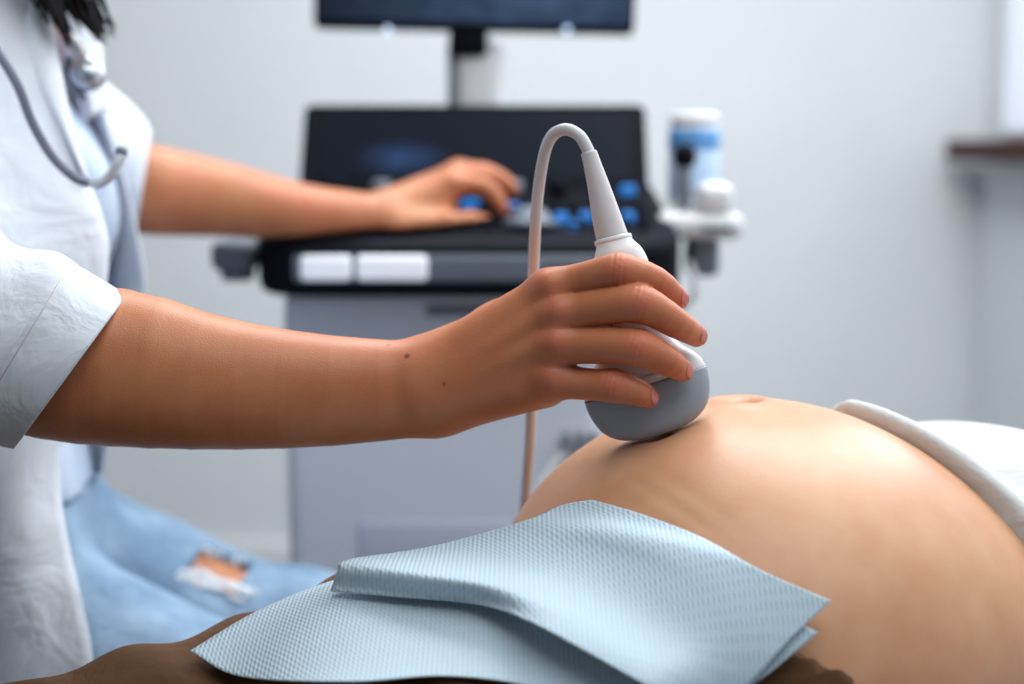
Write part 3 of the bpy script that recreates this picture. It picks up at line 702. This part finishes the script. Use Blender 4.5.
# lab coat: near front panel, far front panel and back as one draped cloth
def panel(edge, side, back, nu=60, nv=40, bulge=.012, seed=0.):
    eE, eS, eB = (catmull(np.array([P(*t) if len(t) == 3 else t[0] for t in c]), nu) for c in (edge, side, back))
    V = []
    for i in range(nu):
        for j in range(nv):
            v = j / (nv - 1)
            p_ = (1 - v) ** 2 * eE[i] + 2 * v * (1 - v) * eS[i] + v * v * eB[i]
            k = i / (nu - 1)
            n = nrm(np.cross(eE[min(i + 1, nu - 1)] - eE[max(i - 1, 0)], eS[i] - eE[i]))
            V.append(p_ + n * (bulge * .5 * math.sin(7 * v + 5 * k + seed) * math.sin(math.pi * min(1, v * 2.5 + .05)) + .004 * math.sin(19 * v - 6 * k)))
    F = [(i * nv + j, (i + 1) * nv + j, (i + 1) * nv + j + 1, i * nv + j + 1) for i in range(nu - 1) for j in range(nv - 1)]
    return V, F
W_ = lambda x, y, z: (np.array([x, y, z], float),)
near = panel([(20, -70, 1.10), (34, -10, 1.085), (47, 37, 1.075), (64, 103, 1.07), (81, 169, 1.065), (100, 215, 1.06), (108, 255, 1.06), (98, 330, 1.06), (66, 430, 1.05), (62, 490, 1.045), (70, 545, 1.04), (80, 590, 1.035), (92, 650, 1.03), (98, 720, 1.03)],
             [W_(-.42, .98, 1.25), W_(-.42, .91, 1.14), W_(-.42, .895, 1.03), W_(-.43, .90, .92), W_(-.43, .91, .82), W_(-.44, .91, .72), W_(-.45, .91, .62)],
             [W_(-.60, 1.08, 1.22), W_(-.63, 1.05, 1.12), W_(-.62, 1.05, 1.02), W_(-.63, 1.05, .92), W_(-.645, 1.05, .82), W_(-.66, 1.05, .72), W_(-.68, 1.05, .60)])
far = panel([(88, -40, 1.20), (92, 40, 1.21), (108, 110, 1.22), (128, 180, 1.23), (138, 240, 1.24), (140, 300, 1.25), (112, 400, 1.26), (100, 470, 1.27)],
            [W_(-.42, 1.36, 1.22), W_(-.42, 1.38, 1.12), W_(-.42, 1.38, 1.02), W_(-.42, 1.38, .92), W_(-.44, 1.38, .82), W_(-.46, 1.38, .76)],
            [W_(-.60, 1.26, 1.22), W_(-.63, 1.26, 1.12), W_(-.62, 1.28, 1.02), W_(-.62, 1.28, .92), W_(-.63, 1.28, .82), W_(-.64, 1.28, .74)], seed=2.)
backp = panel([W_(-.60, 1.08, 1.22), W_(-.63, 1.05, 1.10), W_(-.63, 1.05, .95), W_(-.65, 1.05, .80), W_(-.68, 1.05, .60)],
              [W_(-.64, 1.17, 1.24), W_(-.69, 1.17, 1.10), W_(-.70, 1.17, .95), W_(-.74, 1.17, .80), W_(-.78, 1.17, .60)],
              [W_(-.60, 1.26, 1.22), W_(-.63, 1.26, 1.10), W_(-.62, 1.28, .95), W_(-.66, 1.28, .80), W_(-.72, 1.28, .60)], bulge=.004)
yoke_m = mesh_sdf(lambda p: np.maximum(np.maximum(np.maximum(torso(p) - .017, 1.08 - p[:, 2]), p[:, 0] + .452), .016 - cone(p, (-.47, 1.15, 1.15), HEADC - [.02, 0, .08], .058, .052)), (-.66, .88, 1.05), (-.40, 1.42, 1.30), .006)
V, F = join(near, far, backp, yoke_m)
coat = make('lab_coat', V, F, M['coat'], doctor); solid(coat, .0022); coat['label'] = 'white lab coat with turned-up short sleeves'
# lapel lying on the near panel
def on_panel(px, py, d): return P(px, py, d)
lap = [[(24, -60, 1.082), (46, -10, 1.088)], [(30, -10, 1.072), (50, 22, 1.083)], [(26, 30, 1.062), (58, 62, 1.072)], [(30, 70, 1.058), (68, 108, 1.066)], [(58, 120, 1.058), (78, 150, 1.064)], [(86, 178, 1.058), (88, 182, 1.060)]]
A_ = catmull([P(*a_) for a_, _ in lap], 40); B_ = catmull([P(*b_) for _, b_ in lap], 40)
V, F = grid(lambda u, v: A_[int(round(u * 39))] * (1 - v) + B_[int(round(u * 39))] * v + np.array([.002, -.006, 0]) * math.sin(math.pi * v), 40, 8)
lp = make('lapel', V, F, M['coat'], coat); solid(lp, .003)
V, F = grid(lambda u, v: (P(52, -8, 1.15) * (1 - v) + P(98, -8, 1.17) * v) * (1 - u) + (P(86, 122, 1.135) * (1 - v) + P(106, 112, 1.150) * v) * u + np.array([0, -.012, 0]) * math.sin(math.pi * v), 20, 10)
lp = make('lapel', V, F, M['coat'], coat); solid(lp, .003)
# sleeves: sections given by centre, half extent and the tilt of the ring
def sleeve(secs, seg=56, fold=.02, sub=8, ph=0.):
    C = np.array([c for c, _, _, _ in secs]); A = np.array([a_ for _, a_, _, _ in secs]); Bv = np.array([b_ for _, _, b_, _ in secs]); fo = np.array([f_ for *_, f_ in secs])
    n = (len(secs) - 1) * sub + 1
    C, A, Bv = catmull(C, n), catmull(A, n), catmull(Bv, n); fo = np.interp(np.linspace(0, 1, n), np.linspace(0, 1, len(secs)), fo)
    V = []
    for i in range(n):
        for j in range(seg):
            a_ = 2 * math.pi * j / seg; k = 1 + fo[i] * (math.sin(3 * a_ + i * .35 + ph) * .6 + math.sin(5 * a_ - i * .22) * .4)
            V.append(C[i] + (A[i] * math.cos(a_) + Bv[i] * math.sin(a_)) * k)
    F = [(i * seg + j, i * seg + (j + 1) % seg, (i + 1) * seg + (j + 1) % seg, (i + 1) * seg + j) for i in range(n - 1) for j in range(seg)]
    return V, F
def ring(px, py, d, dx, dy, half, depth_half, f_):
    """ring whose image-plane diameter runs along (dx,dy) pixels"""
    c = P(px, py, d); n = math.hypot(dx, dy); a_ = P(px + dx / n * half, py + dy / n * half, d) - c
    return (c, a_, nrm(c - np.array([0, 0, CAMZ])) * depth_half, f_)
secs = [(SHR + [.0, .05, .012], np.array([.03, 0, .076]), np.array([-.07, .03, 0]), .0), (SHR + [-.012, -.01, .0], np.array([.045, -.03, .082]), np.array([-.078, .05, 0]), .0),
        ring(-150, 170, .94, .80, -.60, 98, .066, .02), ring(-95, 264, .905, .66, -.75, 98, .065, .04), ring(-46, 328, .885, .55, -.83, 106, .064, .05), ring(3, 343, .874, .50, -.87, 102, .061, .03), ring(30, 345, .870, .52, -.85, 92, .055, .01)]
V, F = sleeve(secs); s1 = make('sleeve', V, F, M['coat'], coat); solid(s1, .002)
cs = [ring(6, 338, .876, .50, -.86, 92, .058, .004), ring(8, 340, .876, .50, -.86, 97, .061, .006), ring(36, 356, .869, .55, -.835, 98, .060, .004), ring(65, 370, .866, .59, -.81, 95, .0575, .003), ring(67, 371.5, .866, .59, -.81, 92, .0555, .003), ring(52, 362, .867, .58, -.81, 91, .055, .003)]
V, F = tube([c_ + a_ * 1.022 * math.cos(t) + b_ * 1.022 * math.sin(t) for c_, a_, b_, _ in (ring(20, 347, .873, .52, -.85, 97.5, .0608, 0),) for t in np.linspace(0, 2 * math.pi, 49)], .0005, 96, 6, caps=False); make('stitching', V, F, M['relief'], coat)
V, F = sleeve(cs, sub=6); cf = make('cuff', V, F, M['coat'], coat); solid(cf, .0018); cf['label'] = 'stitched turned-up cuff of the near sleeve'
secs = [(SHL + [-.01, 0, .02], np.array([.01, 0, .062]), np.array([0, .06, 0]), 0.), ring(40, 110, 1.36, .6, -.8, 66, .062, .03), ring(88, 150, 1.395, .5, -.86, 62, .062, .04), ring(126, 178, 1.412, .3, -.95, 60, .060, .02), ring(141, 186, 1.418, .16, -.98, 55, .058, .0), ring(138, 186, 1.418, .16, -.98, 52, .055, .0), ring(125, 182, 1.415, .2, -.98, 52, .055, .0)]
V, F = sleeve(secs, ph=1.2); s2 = make('sleeve', V, F, M['coat'], coat); solid(s2, .002)
# hair
hr = lambda p: head_sdf((lambda h: np.stack([h[:, 0] * math.cos(.35) - h[:, 2] * math.sin(.35), h[:, 1], h[:, 0] * math.sin(.35) + h[:, 2] * math.cos(.35)], 1))((p - HEADC.astype(np.float32))))
capm = mesh_sdf(lambda p: np.maximum(hr(p) - .013 - .0015 * np.sin(p[:, 1] * 260), (p - HEADC.astype(np.float32))[:, 0] - .02 - .8 * np.maximum((p - HEADC.astype(np.float32))[:, 2] - .02, 0)), HEADC - .16, HEADC + .17, .005)
b = MB()
locks = [(40, 2, 1.085), (46, 10, 1.085), (54, 22, 1.09), (70, 42, 1.10), (110, 34, 1.14), (104, 38, 1.13), (58, -6, 1.09), (64, 12, 1.09), (66, 30, 1.10), (68, 38, 1.10), (62, 24, 1.095), (72, 22, 1.11), (78, 12, 1.12), (84, 26, 1.12), (92, 32, 1.125), (98, 38, 1.13), (104, 26, 1.14), (112, 28, 1.15), (96, 16, 1.13), (76, -8, 1.11), (52, -2, 1.09), (88, 4, 1.12)]
for i in range(150):
    c = locks[i % len(locks)]; e = P(c[0] + random.gauss(0, 3), c[1] + random.gauss(0, 3.5) + 2, c[2] - .04 + random.gauss(0, .005))
    sd = random.uniform(-1, 1)
    a0 = HEADC + np.array([random.uniform(-.05, .03), (-.085 if c[2] < 1.16 else .085) * random.uniform(.75, 1.05), random.uniform(-.02, .07)])
    m_ = (a0 + e) / 2 + np.array([.015 + random.gauss(0, .008), random.gauss(0, .008), -.02]); e0 = e + (m_ - e) * .35 + np.array([-.006, 0, 0])
    b.add(*tube([a0, m_, e0, e], [.0022, .0024, .0018, .0004], 12, 5))
for i in range(60):
    sgn = random.choice((-1, 1)); a0 = HEADC + np.array([random.uniform(-.09, -.03), sgn * random.uniform(.05, .085), random.uniform(-.02, .06)])
    e = HEADC + np.array([random.uniform(-.17, -.10), sgn * random.uniform(.02, .09), random.uniform(-.155, -.11)]); b.add(*tube([a0, (a0 + e) / 2 + [-.02, 0, 0], e], [.003, .0035, .0008], 10, 5))
V, F = join(capm, (b.V, b.F)); make('hair', V, F, M['hair'], doctor)
for a_ in AN:
    V, F = mesh_sdf(lambda p: np.maximum(cone(p, a_ + [-.01, 0, -.03], a_ + [.15, 0, -.055], .046, .036), (a_[2] - .075) - p[:, 2]), a_ - [.08, .07, .12], a_ + [.22, .07, .05], .006); make('shoe', V, F, M['shoe'], doctor)
# stethoscope hung round the neck
st = tag(empty('stethoscope', P(92, 184, 1.04)), 'grey stethoscope with bright metal ear tubes hung around the white coat collar', 'stethoscope')
LOOP = [W_(-.565, 1.15, 1.268)[0], W_(-.50, 1.072, 1.268)[0]]
V, F = tube(LOOP + [W_(-.43, .995, 1.268)[0], P(-40, 10, .975), P(-8, 45, .985), P(17, 84, .99), P(32, 122, 1.0), P(52, 156, 1.01), P(74, 177, 1.015), P(88, 183, 1.02)], .0034, 60, 10); make('tube', V, F, M['tubegrey'], st)
V, F = tube([P(86, 182.5, 1.02), P(98, 184, 1.02), P(108, 178, 1.022), P(116, 166, 1.024), P(120, 156, 1.026)], [.0030, .0034, .0036, .0040, .0042], 24, 10); make('ear_tube', V, F, M['metal'], st)
V, F = lathe([(0, -.004), (.0035, -.0035), (.0045, 0), (.0035, .0035), (0, .004)], P(121.5, 152, 1.026)); make('ear_tip', V, F, M['tubegrey'], st)
V, F = tube([LOOP[0], W_(-.53, 1.25, 1.272)[0], W_(-.43, 1.262, 1.275)[0], W_(-.372, 1.20, 1.27)[0], P(62, 10, 1.118), P(72, 40, 1.112)], .0034, 50, 10); make('tube', V, F, M['tubegrey'], st)
V, F = tube([P(70, 38, 1.112), P(76, 48, 1.108), P(83, 60, 1.106)], [.0062, .0068, .006], 12, 12); y_ = make('yoke', V, F, M['white_pl'], st)
V, F = tube([P(68, 58, 1.108), P(70, 72, 1.106), P(78, 88, 1.104), P(84, 100, 1.104)], [.002, .0042, .0042, .002], 20, 10); make('spring', V, F, M['tubegrey'], st)
V, F = lathe([(0, -.008), (.012, -.007), (.014, 0), (.012, .006), (.006, .008), (0, .009)], P(88, 74, 1.106), (.3, -1, .3)); make('chest_piece', V, F, M['metal'], st)
V, F = lathe([(0, 0), (.004, 0), (.004, .002), (0, .002)], P(90, 77, 1.095), (.3, -1, .3)); make('chest_piece_button', V, F, M['tubegrey'], st)
# stool
stool = tag(empty('stool', (-.50, 1.22, 0)), 'round stool under the seated person in the white coat', 'stool')
V, F = lathe([(0, -.05), (.16, -.05), (.178, -.035), (.182, -.02), (.172, -.004), (.12, 0), (0, 0)], (-.50, 1.22, .645), seg=40); make('seat', V, F, M['couch'], stool)
V, F = lathe([(.028, .08), (.028, .34), (.02, .342), (.02, .596)], (-.50, 1.22, 0)); make('column', V, F, M['metal'], stool)
b = MB(); ringp = [np.array([-.50 + .205 * math.cos(t), 1.22 + .205 * math.sin(t), .21]) for t in np.linspace(0, 2 * math.pi, 41)]
b.add(*tube(ringp, .009, 80, 8, caps=False))
for t in range(3): b.add(*tube([(-.50, 1.22, .21), (-.50 + .205 * math.cos(t * 2.1), 1.22 + .205 * math.sin(t * 2.1), .21)], .007, 3, 8, smooth=False) if False else tube([np.array([-.50, 1.22, .21]), np.array([-.50 + .205 * math.cos(t * 2.1), 1.22 + .205 * math.sin(t * 2.1), .21])], .007, 4, 8))
b.build('foot_ring', M['metal'], stool)
for t in range(5):
    a_ = t * 2 * math.pi / 5 + .3; e = np.array([-.50 + .26 * math.cos(a_), 1.22 + .26 * math.sin(a_), .075])
    V, F = tube([np.array([-.50, 1.22, .10]), e], [.018, .012], 5, 10); ft = make('foot', V, F, M['metal'], stool)
    V, F = lathe([(0, -.012), (.022, -.012), (.025, -.006), (.025, .006), (.022, .012), (0, .012)], e - [0, 0, .05], (math.sin(a_), -math.cos(a_), 0), 18); make('caster', V, F, M['mblack'], ft)

# ================================================================ the probe in the hand
probe = tag(empty('ultrasound_probe', P(655, 436, PD)), 'white curved ultrasound probe with grey head held on the belly', 'probe')
def psec(rows, name, m, parent, power=2.6, seg=48, sub=5):
    """rows: centre px, centre py, half width px, half thickness m, tilt degrees of the width axis"""
    C, N, B, ra, rb = [], [], [], [], []
    R = catmull(np.array(rows, float), (len(rows) - 1) * sub + 1)
    for x, y, hw, ht, an in R:
        c = P(x, y, PD); a_ = math.radians(an); wv = P(x + math.cos(a_), y - math.sin(a_), PD) - c
        C.append(c); N.append(nrm(wv)); ra.append(max(hw, .3) * np.linalg.norm(wv)); rb.append(max(ht, .0003)); 
        u = nrm(P(x - math.sin(a_), y - math.cos(a_), PD) - c); B.append(np.cross(u, nrm(wv)))
    V, F = loft(np.array(C), np.array(N), np.array(B), ra, rb, seg, True, power); return make(name, V, F, m, parent)
psec(HEAD_ROWS, 'head', M['rubber'], probe)['label'] = 'grey convex rubber head'
body = psec(BODY_ROWS, 'body', M['white_pl'], probe, 2.4)
psec([(613.6, 242, 18.6, .0112, 13), (613.2, 240, 19.2, .0116, 13), (612.6, 237.5, 18.6, .0112, 13)], 'collar', M['white_pl'], body, 2.2, 40)
psec([(612.6, 239, 16.4, .0096, 13), (606, 215, 14.4, .0084, 13.5), (599, 188, 11.4, .0066, 14.5), (592, 163, 8.8, .0051, 16), (589, 153.5, 8.2, .0048, 17), (588.5, 152, 7.0, .0042, 17)], 'strain_relief', M['relief'], probe, 2.0, 32)
psec([(*along(22.5, 652), 40, .01575, TL), (*along(24.2, 652), 40.5, .0158, TL), (*along(26, 652), 40, .01575, TL)], 'seam_ridge', M['relief'], body, 2.4, 48, 2)
cab = [P(590, 157, PD), P(587, 148, PD), P(579, 135.5, PD + .001), P(566, 129.5, PD + .004), (P(553, 135, PD + .010)), P(545, 152, PD + .016), P(539, 185, PD + .026), P(535.5, 225, PD + .036), P(533.5, 275, PD + .058), P(532.5, 350, PD + .082), P(531, 420, PD + .11), P(528, 465, PD + .14), P(523, 525, PD + .18), P(515, 600, 1.08), P(505, 640, 1.16), P(500, 600, 1.30), P(520, 530, 1.45), P(552, 466, 1.53), P(566, 456, 1.548)]
V, F = tube(cab, .00365, 160, 14); make('cable', V, F, M['cable'], probe)

# ================================================================ ultrasound machine
mach = tag(empty('ultrasound_machine', (-.03, 1.75, 0)), 'ultrasound machine with black sloping console, white cabinet and monitor', 'ultrasound machine')
def outline(hwf, hwb, y0, y1, r, n=8):
    """rounded front corners, straight back"""
    pts = []
    for k in range(n + 1):
        a_ = math.pi + math.pi / 2 * k / n; pts.append((cx - hwf + r + r * math.cos(a_), y0 + r + r * math.sin(a_)))
    for k in range(n + 1):
        a_ = -math.pi / 2 + math.pi / 2 * k / n; pts.append((cx + hwf - r + r * math.cos(a_), y0 + r + r * math.sin(a_)))
    pts += [(cx + hwb, y1), (cx - hwb, y1)]; return pts
def slab(rings):
    n = len(rings[0][0]); V, F = [], []
    for o_, zf in rings: V += [(x, y, zf(x, y)) for x, y in o_]
    for i in range(len(rings) - 1):
        for j in range(n): F.append((i * n + j, i * n + (j + 1) % n, (i + 1) * n + (j + 1) % n, (i + 1) * n + j))
    F.append(tuple(reversed(range(n)))); F.append(tuple(range((len(rings) - 1) * n, len(rings) * n))); return V, F
V, F = slab([(outline(hw - .012, .215, YF + .012, ybk + .05, .05), lambda x, y: zb), (outline(hw - .004, .22, YF + .004, ybk + .05, .055), lambda x, y: zb + .004), (outline(hw, .222, YF, ybk + .05, .06), lambda x, y: zb + .014),
             (outline(hw, .222, YF, ybk + .05, .06), lambda x, y: deckz(x, y) - .010), (outline(hw - .004, .218, YF + .004, ybk + .05, .055), lambda x, y: deckz(x, y) - .003), (outline(hw - .012, .21, YF + .014, ybk + .05, .05), deckz)])
deck = make('control_deck', V, F, M['mblack'], mach, False); deck['label'] = 'black rounded control deck'
# steep touch panel behind the deck
xl2, xr2 = XZ(305, 105, 1.78)[0], XZ(645, 105, 1.78)[0]; z2 = XZ(500, 105, 1.78)[2]
def tp(u, v, t): return np.array([xl2 + (xr2 - xl2) * u, 1.70 + (1.78 - 1.70) * v + t * .8, (zk - .03) + (z2 - zk + .03) * v - t * .35])
o_ = []
for (ux, vy, a0) in ((.03, .05, 180), (.97, .05, 270), (.97, .95, 0), (.03, .95, 90)):
    for k in range(5): a_ = math.radians(a0 + 22.5 * k); o_.append((ux + .03 * math.cos(a_), vy + .05 * math.sin(a_)))
V, F = prism(o_, 0, .05, tp); make('touch_panel_housing', V, F, M['mblack'], mach, False)
V, F = grid(lambda u, v: tp(.05 + .9 * u, .30 + .62 * v, -.0015), 2, 2); F = [tuple(reversed(f)) for f in F]
make('touch_screen', V, F, M['touch'], mach, False, uv=[(i, j) for i in (0, 1) for j in (0, 1)])
# front bumper strip with two white lozenges
V, F = rbox((0, 0, 0), (1, 1, 1), .1); 
def bar(x0, x1, py0, py1, y, th, r, name, m, parent):
    a_, b_ = XZ(x0, py0, y), XZ(x1, py1, y); V, F = rbox(((a_[0] + b_[0]) / 2, (a_[2] + b_[2]) / 2, 0), (b_[0] - a_[0], a_[2] - b_[2], th), r, 5)
    V = [(x, y + th * .3 - z * 1.0, yy) for x, yy, z in V]; F = [tuple(reversed(f)) for f in F]; return make(name, V, F, m, parent)
bar(292, 640, 254, 283, YF, .012, .006, 'wrist_strip', M['mgrey'], deck)
bar(300, 352, 255.5, 281, YF - .004, .012, .0055, 'white_lozenge', M['lamp'], deck); bar(356, 428, 255.5, 281, YF - .004, .012, .0055, 'white_lozenge', M['lamp'], deck)
def on_deck(px, py):
    A = P(px, py, 1.) - np.array([0, 0, CAMZ]); a_, b_ = 1.3, 1.8
    for _ in range(40):
        t = (a_ + b_) / 2; p_ = np.array([0, 0, CAMZ]) + A * t
        if p_[2] > deckz(p_[0], p_[1]): a_ = t
        else: b_ = t
    p_[2] = deckz(p_[0], p_[1]); return p_
# keys
kV, kF = rbox((0, 0, .002), (.016, .012, .006), .002, 1); kme = None
for r_ in range(5):
    for c_ in range(17):
        x = cx - .19 + c_ * .0235 + (.004 if r_ % 2 else 0); y = YF + .06 + r_ * .022
        if abs(x - .02) < .035 and r_ < 2: continue
        if kme is None:
            o = make('key', np.array(kV) + [x, y, deckz(x, y)], kF, M['key'], deck, False); kme = o.data
        else:
            o = bpy.data.objects.new('key', kme); sc.collection.objects.link(o); o.parent = deck; z_ = deckz(x, y); o.location = np.array([x, y, z_ + np.array(kV)[:, 2].min()]) - WL[deck.name]
V, F = lathe([(.03, -.002), (.03, .004), (.026, .005), (.022, .004), (.02, .012), (.012, .018), (0, .02)], (.02, YF + .075, deckz(0, YF + .075))); make('trackball', V, F, M['mgrey'], deck)
for px_, py_, r_ in ((561, 220, .0075), (586, 219, .0075), (513, 210, .0075), (518, 223, .007), (628, 219, .0075), (628, 192, .009), (574, 228, .005), (470, 206, .010)):
    p_ = on_deck(px_, py_); V, F = lathe([(r_, -.003), (r_, .006), (r_ * .8, .008), (0, .008)], p_); o = make('lit_button', V, F, M['blue'], deck)
for k in range(7):
    p_ = (cx - .16 + k * .052, ybk - .03, deckz(0, ybk - .03)); V, F = lathe([(.011, -.003), (.011, .012), (.009, .014), (0, .014)], p_); make('knob', V, F, M['mgrey2'] if k % 3 == 1 else M['key'], deck)
# monitor on its post
YM = 1.86
ml_, mr_ = XZ(313, 26, YM)[0], XZ(635, 26, YM)[0]; mz = XZ(470, 31, YM)[2]; mh = .27
mon = empty('monitor', ((ml_ + mr_) / 2, YM, mz)); mon.parent = mach; mon.location = np.array(WL[mon.name]) - WL[mach.name]
def mrot(V): # the screen hangs a little skewed
    V = np.array(V, float); c = np.array([(ml_ + mr_) / 2, YM, mz]); a_ = math.radians(-1.2); q = V - c
    return c + np.stack([q[:, 0] * math.cos(a_) - q[:, 2] * math.sin(a_), q[:, 1], q[:, 0] * math.sin(a_) + q[:, 2] * math.cos(a_)], 1)
V, F = rbox(((ml_ + mr_) / 2, YM + .02, mz + mh / 2), (mr_ - ml_, .04, mh), .008, 3); make('bezel', mrot(V), F, M['mblack'], mon)
V, F = grid(lambda u, v: np.array([ml_ + .006 + (mr_ - ml_ - .012) * u, YM - .001, mz + .010 + (mh - .018) * v]), 2, 2)
make('screen', mrot(V), F, M['screen'], mon, False, uv=[(i, j) for i in (0, 1) for j in (0, 1)])
for px_ in (388, 567):
    p_ = XZ(px_, 30, YM - .004); V, F = lathe([(.004, -.002), (.004, .004), (0, .005)], p_, (0, -1, 0)); make('status_light', V, F, mat('pale_led', (190, 210, 235), .4, emit=(190, 215, 250), es=1.2) if 'led' not in M else M['led'], mon)
V, F = rbox((XZ(468, 32, YM)[0], YM + .03, mz - .012), (.05, .05, .04), .008); make('monitor_mount', V, F, M['mblack'], mach)
V, F = rbox((XZ(479, 70, 1.90)[0], 1.90, (mz + .93) / 2 - .01), (.068, .05, mz - .93), .02, 5); make('monitor_post', V, F, M['white_pl'], mach)
V, F = rbox((XZ(455, 70, 1.88)[0], 1.895, (mz + .93) / 2 - .01), (.02, .03, mz - .93), .006, 3); make('cable_channel', V, F, M['mgrey2'], mach)
# cabinet below
xa, xb = XZ(284, 420, 1.56)[0], XZ(600, 420, 1.56)[0]
V, F = rbox(((xa + xb) / 2, 1.80, .55), (xb - xa, .48, .78), .02, 4); cab_ = make('cabinet', V, F, M['mwhite'], mach)
V, F = rbox(((xa + xb) / 2, 1.64, .915), (xb - xa - .03, .14, .06), .01, 3); make('deck_neck', V, F, M['mside'], mach)
p0, p1 = XZ(358, 522, 1.555), XZ(560, 600, 1.555); V, F = rbox(((p0[0] + p1[0]) / 2, 1.56, (p0[2] + p1[2]) / 2), (p1[0] - p0[0], .012, p0[2] - p1[2]), .005); make('vent_panel', V, F, M['mside'], cab_)
p0, p1 = XZ(425, 305, 1.555), XZ(500, 318, 1.555); V, F = rbox(((p0[0] + p1[0]) / 2, 1.562, (p0[2] + p1[2]) / 2), (p1[0] - p0[0], .012, p0[2] - p1[2]), .004); make('drawer_pull', V, F, M['mgrey2'], cab_)
for k in range(3):
    p_ = XZ(566 + 14 * k, 455, 1.555); V, F = rbox((p_[0], 1.56, p_[2]), (.010, .02, .05), .003); make('probe_socket', V, F, M['mgrey2'], cab_)
V, F = rbox(((xa + xb) / 2, 1.78, .13), (xb - xa + .08, .60, .07), .02, 4); make('wheel_base', V, F, M['mgrey2'], mach)
for sx in (-1, 1):
    for yy in (1.53, 2.03):
        V, F = lathe([(0, -.018), (.04, -.018), (.048, -.01), (.048, .01), (.04, .018), (0, .018)], ((xa + xb) / 2 + sx * .18, yy, .048), (1, 0, 0)); make('wheel', V, F, M['mblack'], mach)
# side brackets
p0, p1 = XZ(217, 240, 1.56), XZ(262, 268, 1.56); V, F = rbox(((p0[0] + p1[0]) / 2, 1.56, (p0[2] + p1[2]) / 2), (p1[0] - p0[0], .08, p0[2] - p1[2]), .008); bk = make('side_bracket', V, F, M['mgrey'], mach)
V, F = lathe([(.016, 0), (.019, .006), (.019, .03), (.012, .035)], XZ(238, 280, 1.56)); make('hook', V, F, M['mgrey'], bk)
YH = 1.60
p0, p1 = XZ(655, 212, YH), XZ(740, 238, YH); hold = None
V, F = rbox(((p0[0] + p1[0]) / 2, YH + .03, (p0[2] + p1[2]) / 2), (p1[0] - p0[0], .13, p0[2] - p1[2]), .012, 4); hold = make('probe_holder', V, F, M['white_pl'], mach)
p_ = XZ(712, 213, YH); V, F = rbox((p_[0], YH - .008, p_[2] + .016), (.040, .05, .036), .012, 4); make('cup', V, F, M['white_pl'], hold)
p_ = XZ(712, 226, YH); V, F = rbox((p_[0], YH - .034, p_[2]), (.034, .012, .008), .003); make('slot', V, F, M['mgrey2'], hold)
p_ = XZ(706, 258, YH); V, F = rbox((p_[0], YH + .04, p_[2]), (.035, .06, .045), .008); make('holder_arm', V, F, M['mgrey2'], mach)
V, F = tube([XZ(690, 262, YH - .02), XZ(696, 290, YH - .03), XZ(684, 306, YH - .02), XZ(668, 318, YH)], .004, 20, 8); make('holder_hook', V, F, M['white_pl'], mach)
# bottle standing in the holder and a spare probe beside it
pb = XZ(693, 200, YH + .055); zb_ = XZ(700, 212, YH)[2] + .002
bot = tag(empty('gel_bottle', (pb[0], pb[1], zb_)), 'white plastic bottle with blue label standing on the machine side holder', 'bottle')
hb = XZ(693, 113, YH + .055)[2] - zb_
V, F = lathe([(0, 0), (.026, 0), (.029, .004), (.029, hb * .80), (.027, hb * .86), (.024, hb * .875), (0, hb * .875)], (pb[0], pb[1], zb_), seg=36); make('body', V, F, M['bottle'], bot)
V, F = lathe([(.026, hb * .87), (.028, hb * .88), (.028, hb * .96), (.024, hb), (0, hb)], (pb[0], pb[1], zb_), seg=36); make('cap', V, F, M['white_pl'], bot)
za, zc = XZ(693, 150, YH + .03)[2] - zb_, XZ(693, 129, YH + .03)[2] - zb_
V, F = lathe([(.0292, za), (.0297, za + .001), (.0297, zc - .001), (.0292, zc)], (pb[0], pb[1], zb_), seg=36); make('label', V, F, M['label'], bot)
V, F = lathe([(.0291, .012), (.0295, .013), (.0295, za - .001), (.0291, za)], (pb[0], pb[1], zb_), seg=36); make('lower_label', V, F, M['pale'], bot)
ps = XZ(684, 196, YH - .008); ps[2] = zb_ + .030; sp = tag(empty('spare_probe', (ps[0], ps[1], ps[2] - .03)), 'spare probe with dark round tip resting in the side holder', 'probe')
V, F = lathe([(0, -.03), (.006, -.03), (.008, -.01), (.007, .012), (.009, .020), (0, .022)], ps); make('handle', V, F, M['mgrey2'], sp)
V, F = lathe([(0, .016), (.008, .017), (.0125, .024), (.0135, .032), (.011, .040), (.005, .044), (0, .0445)], ps); make('tip', V, F, M['mblack'], sp)
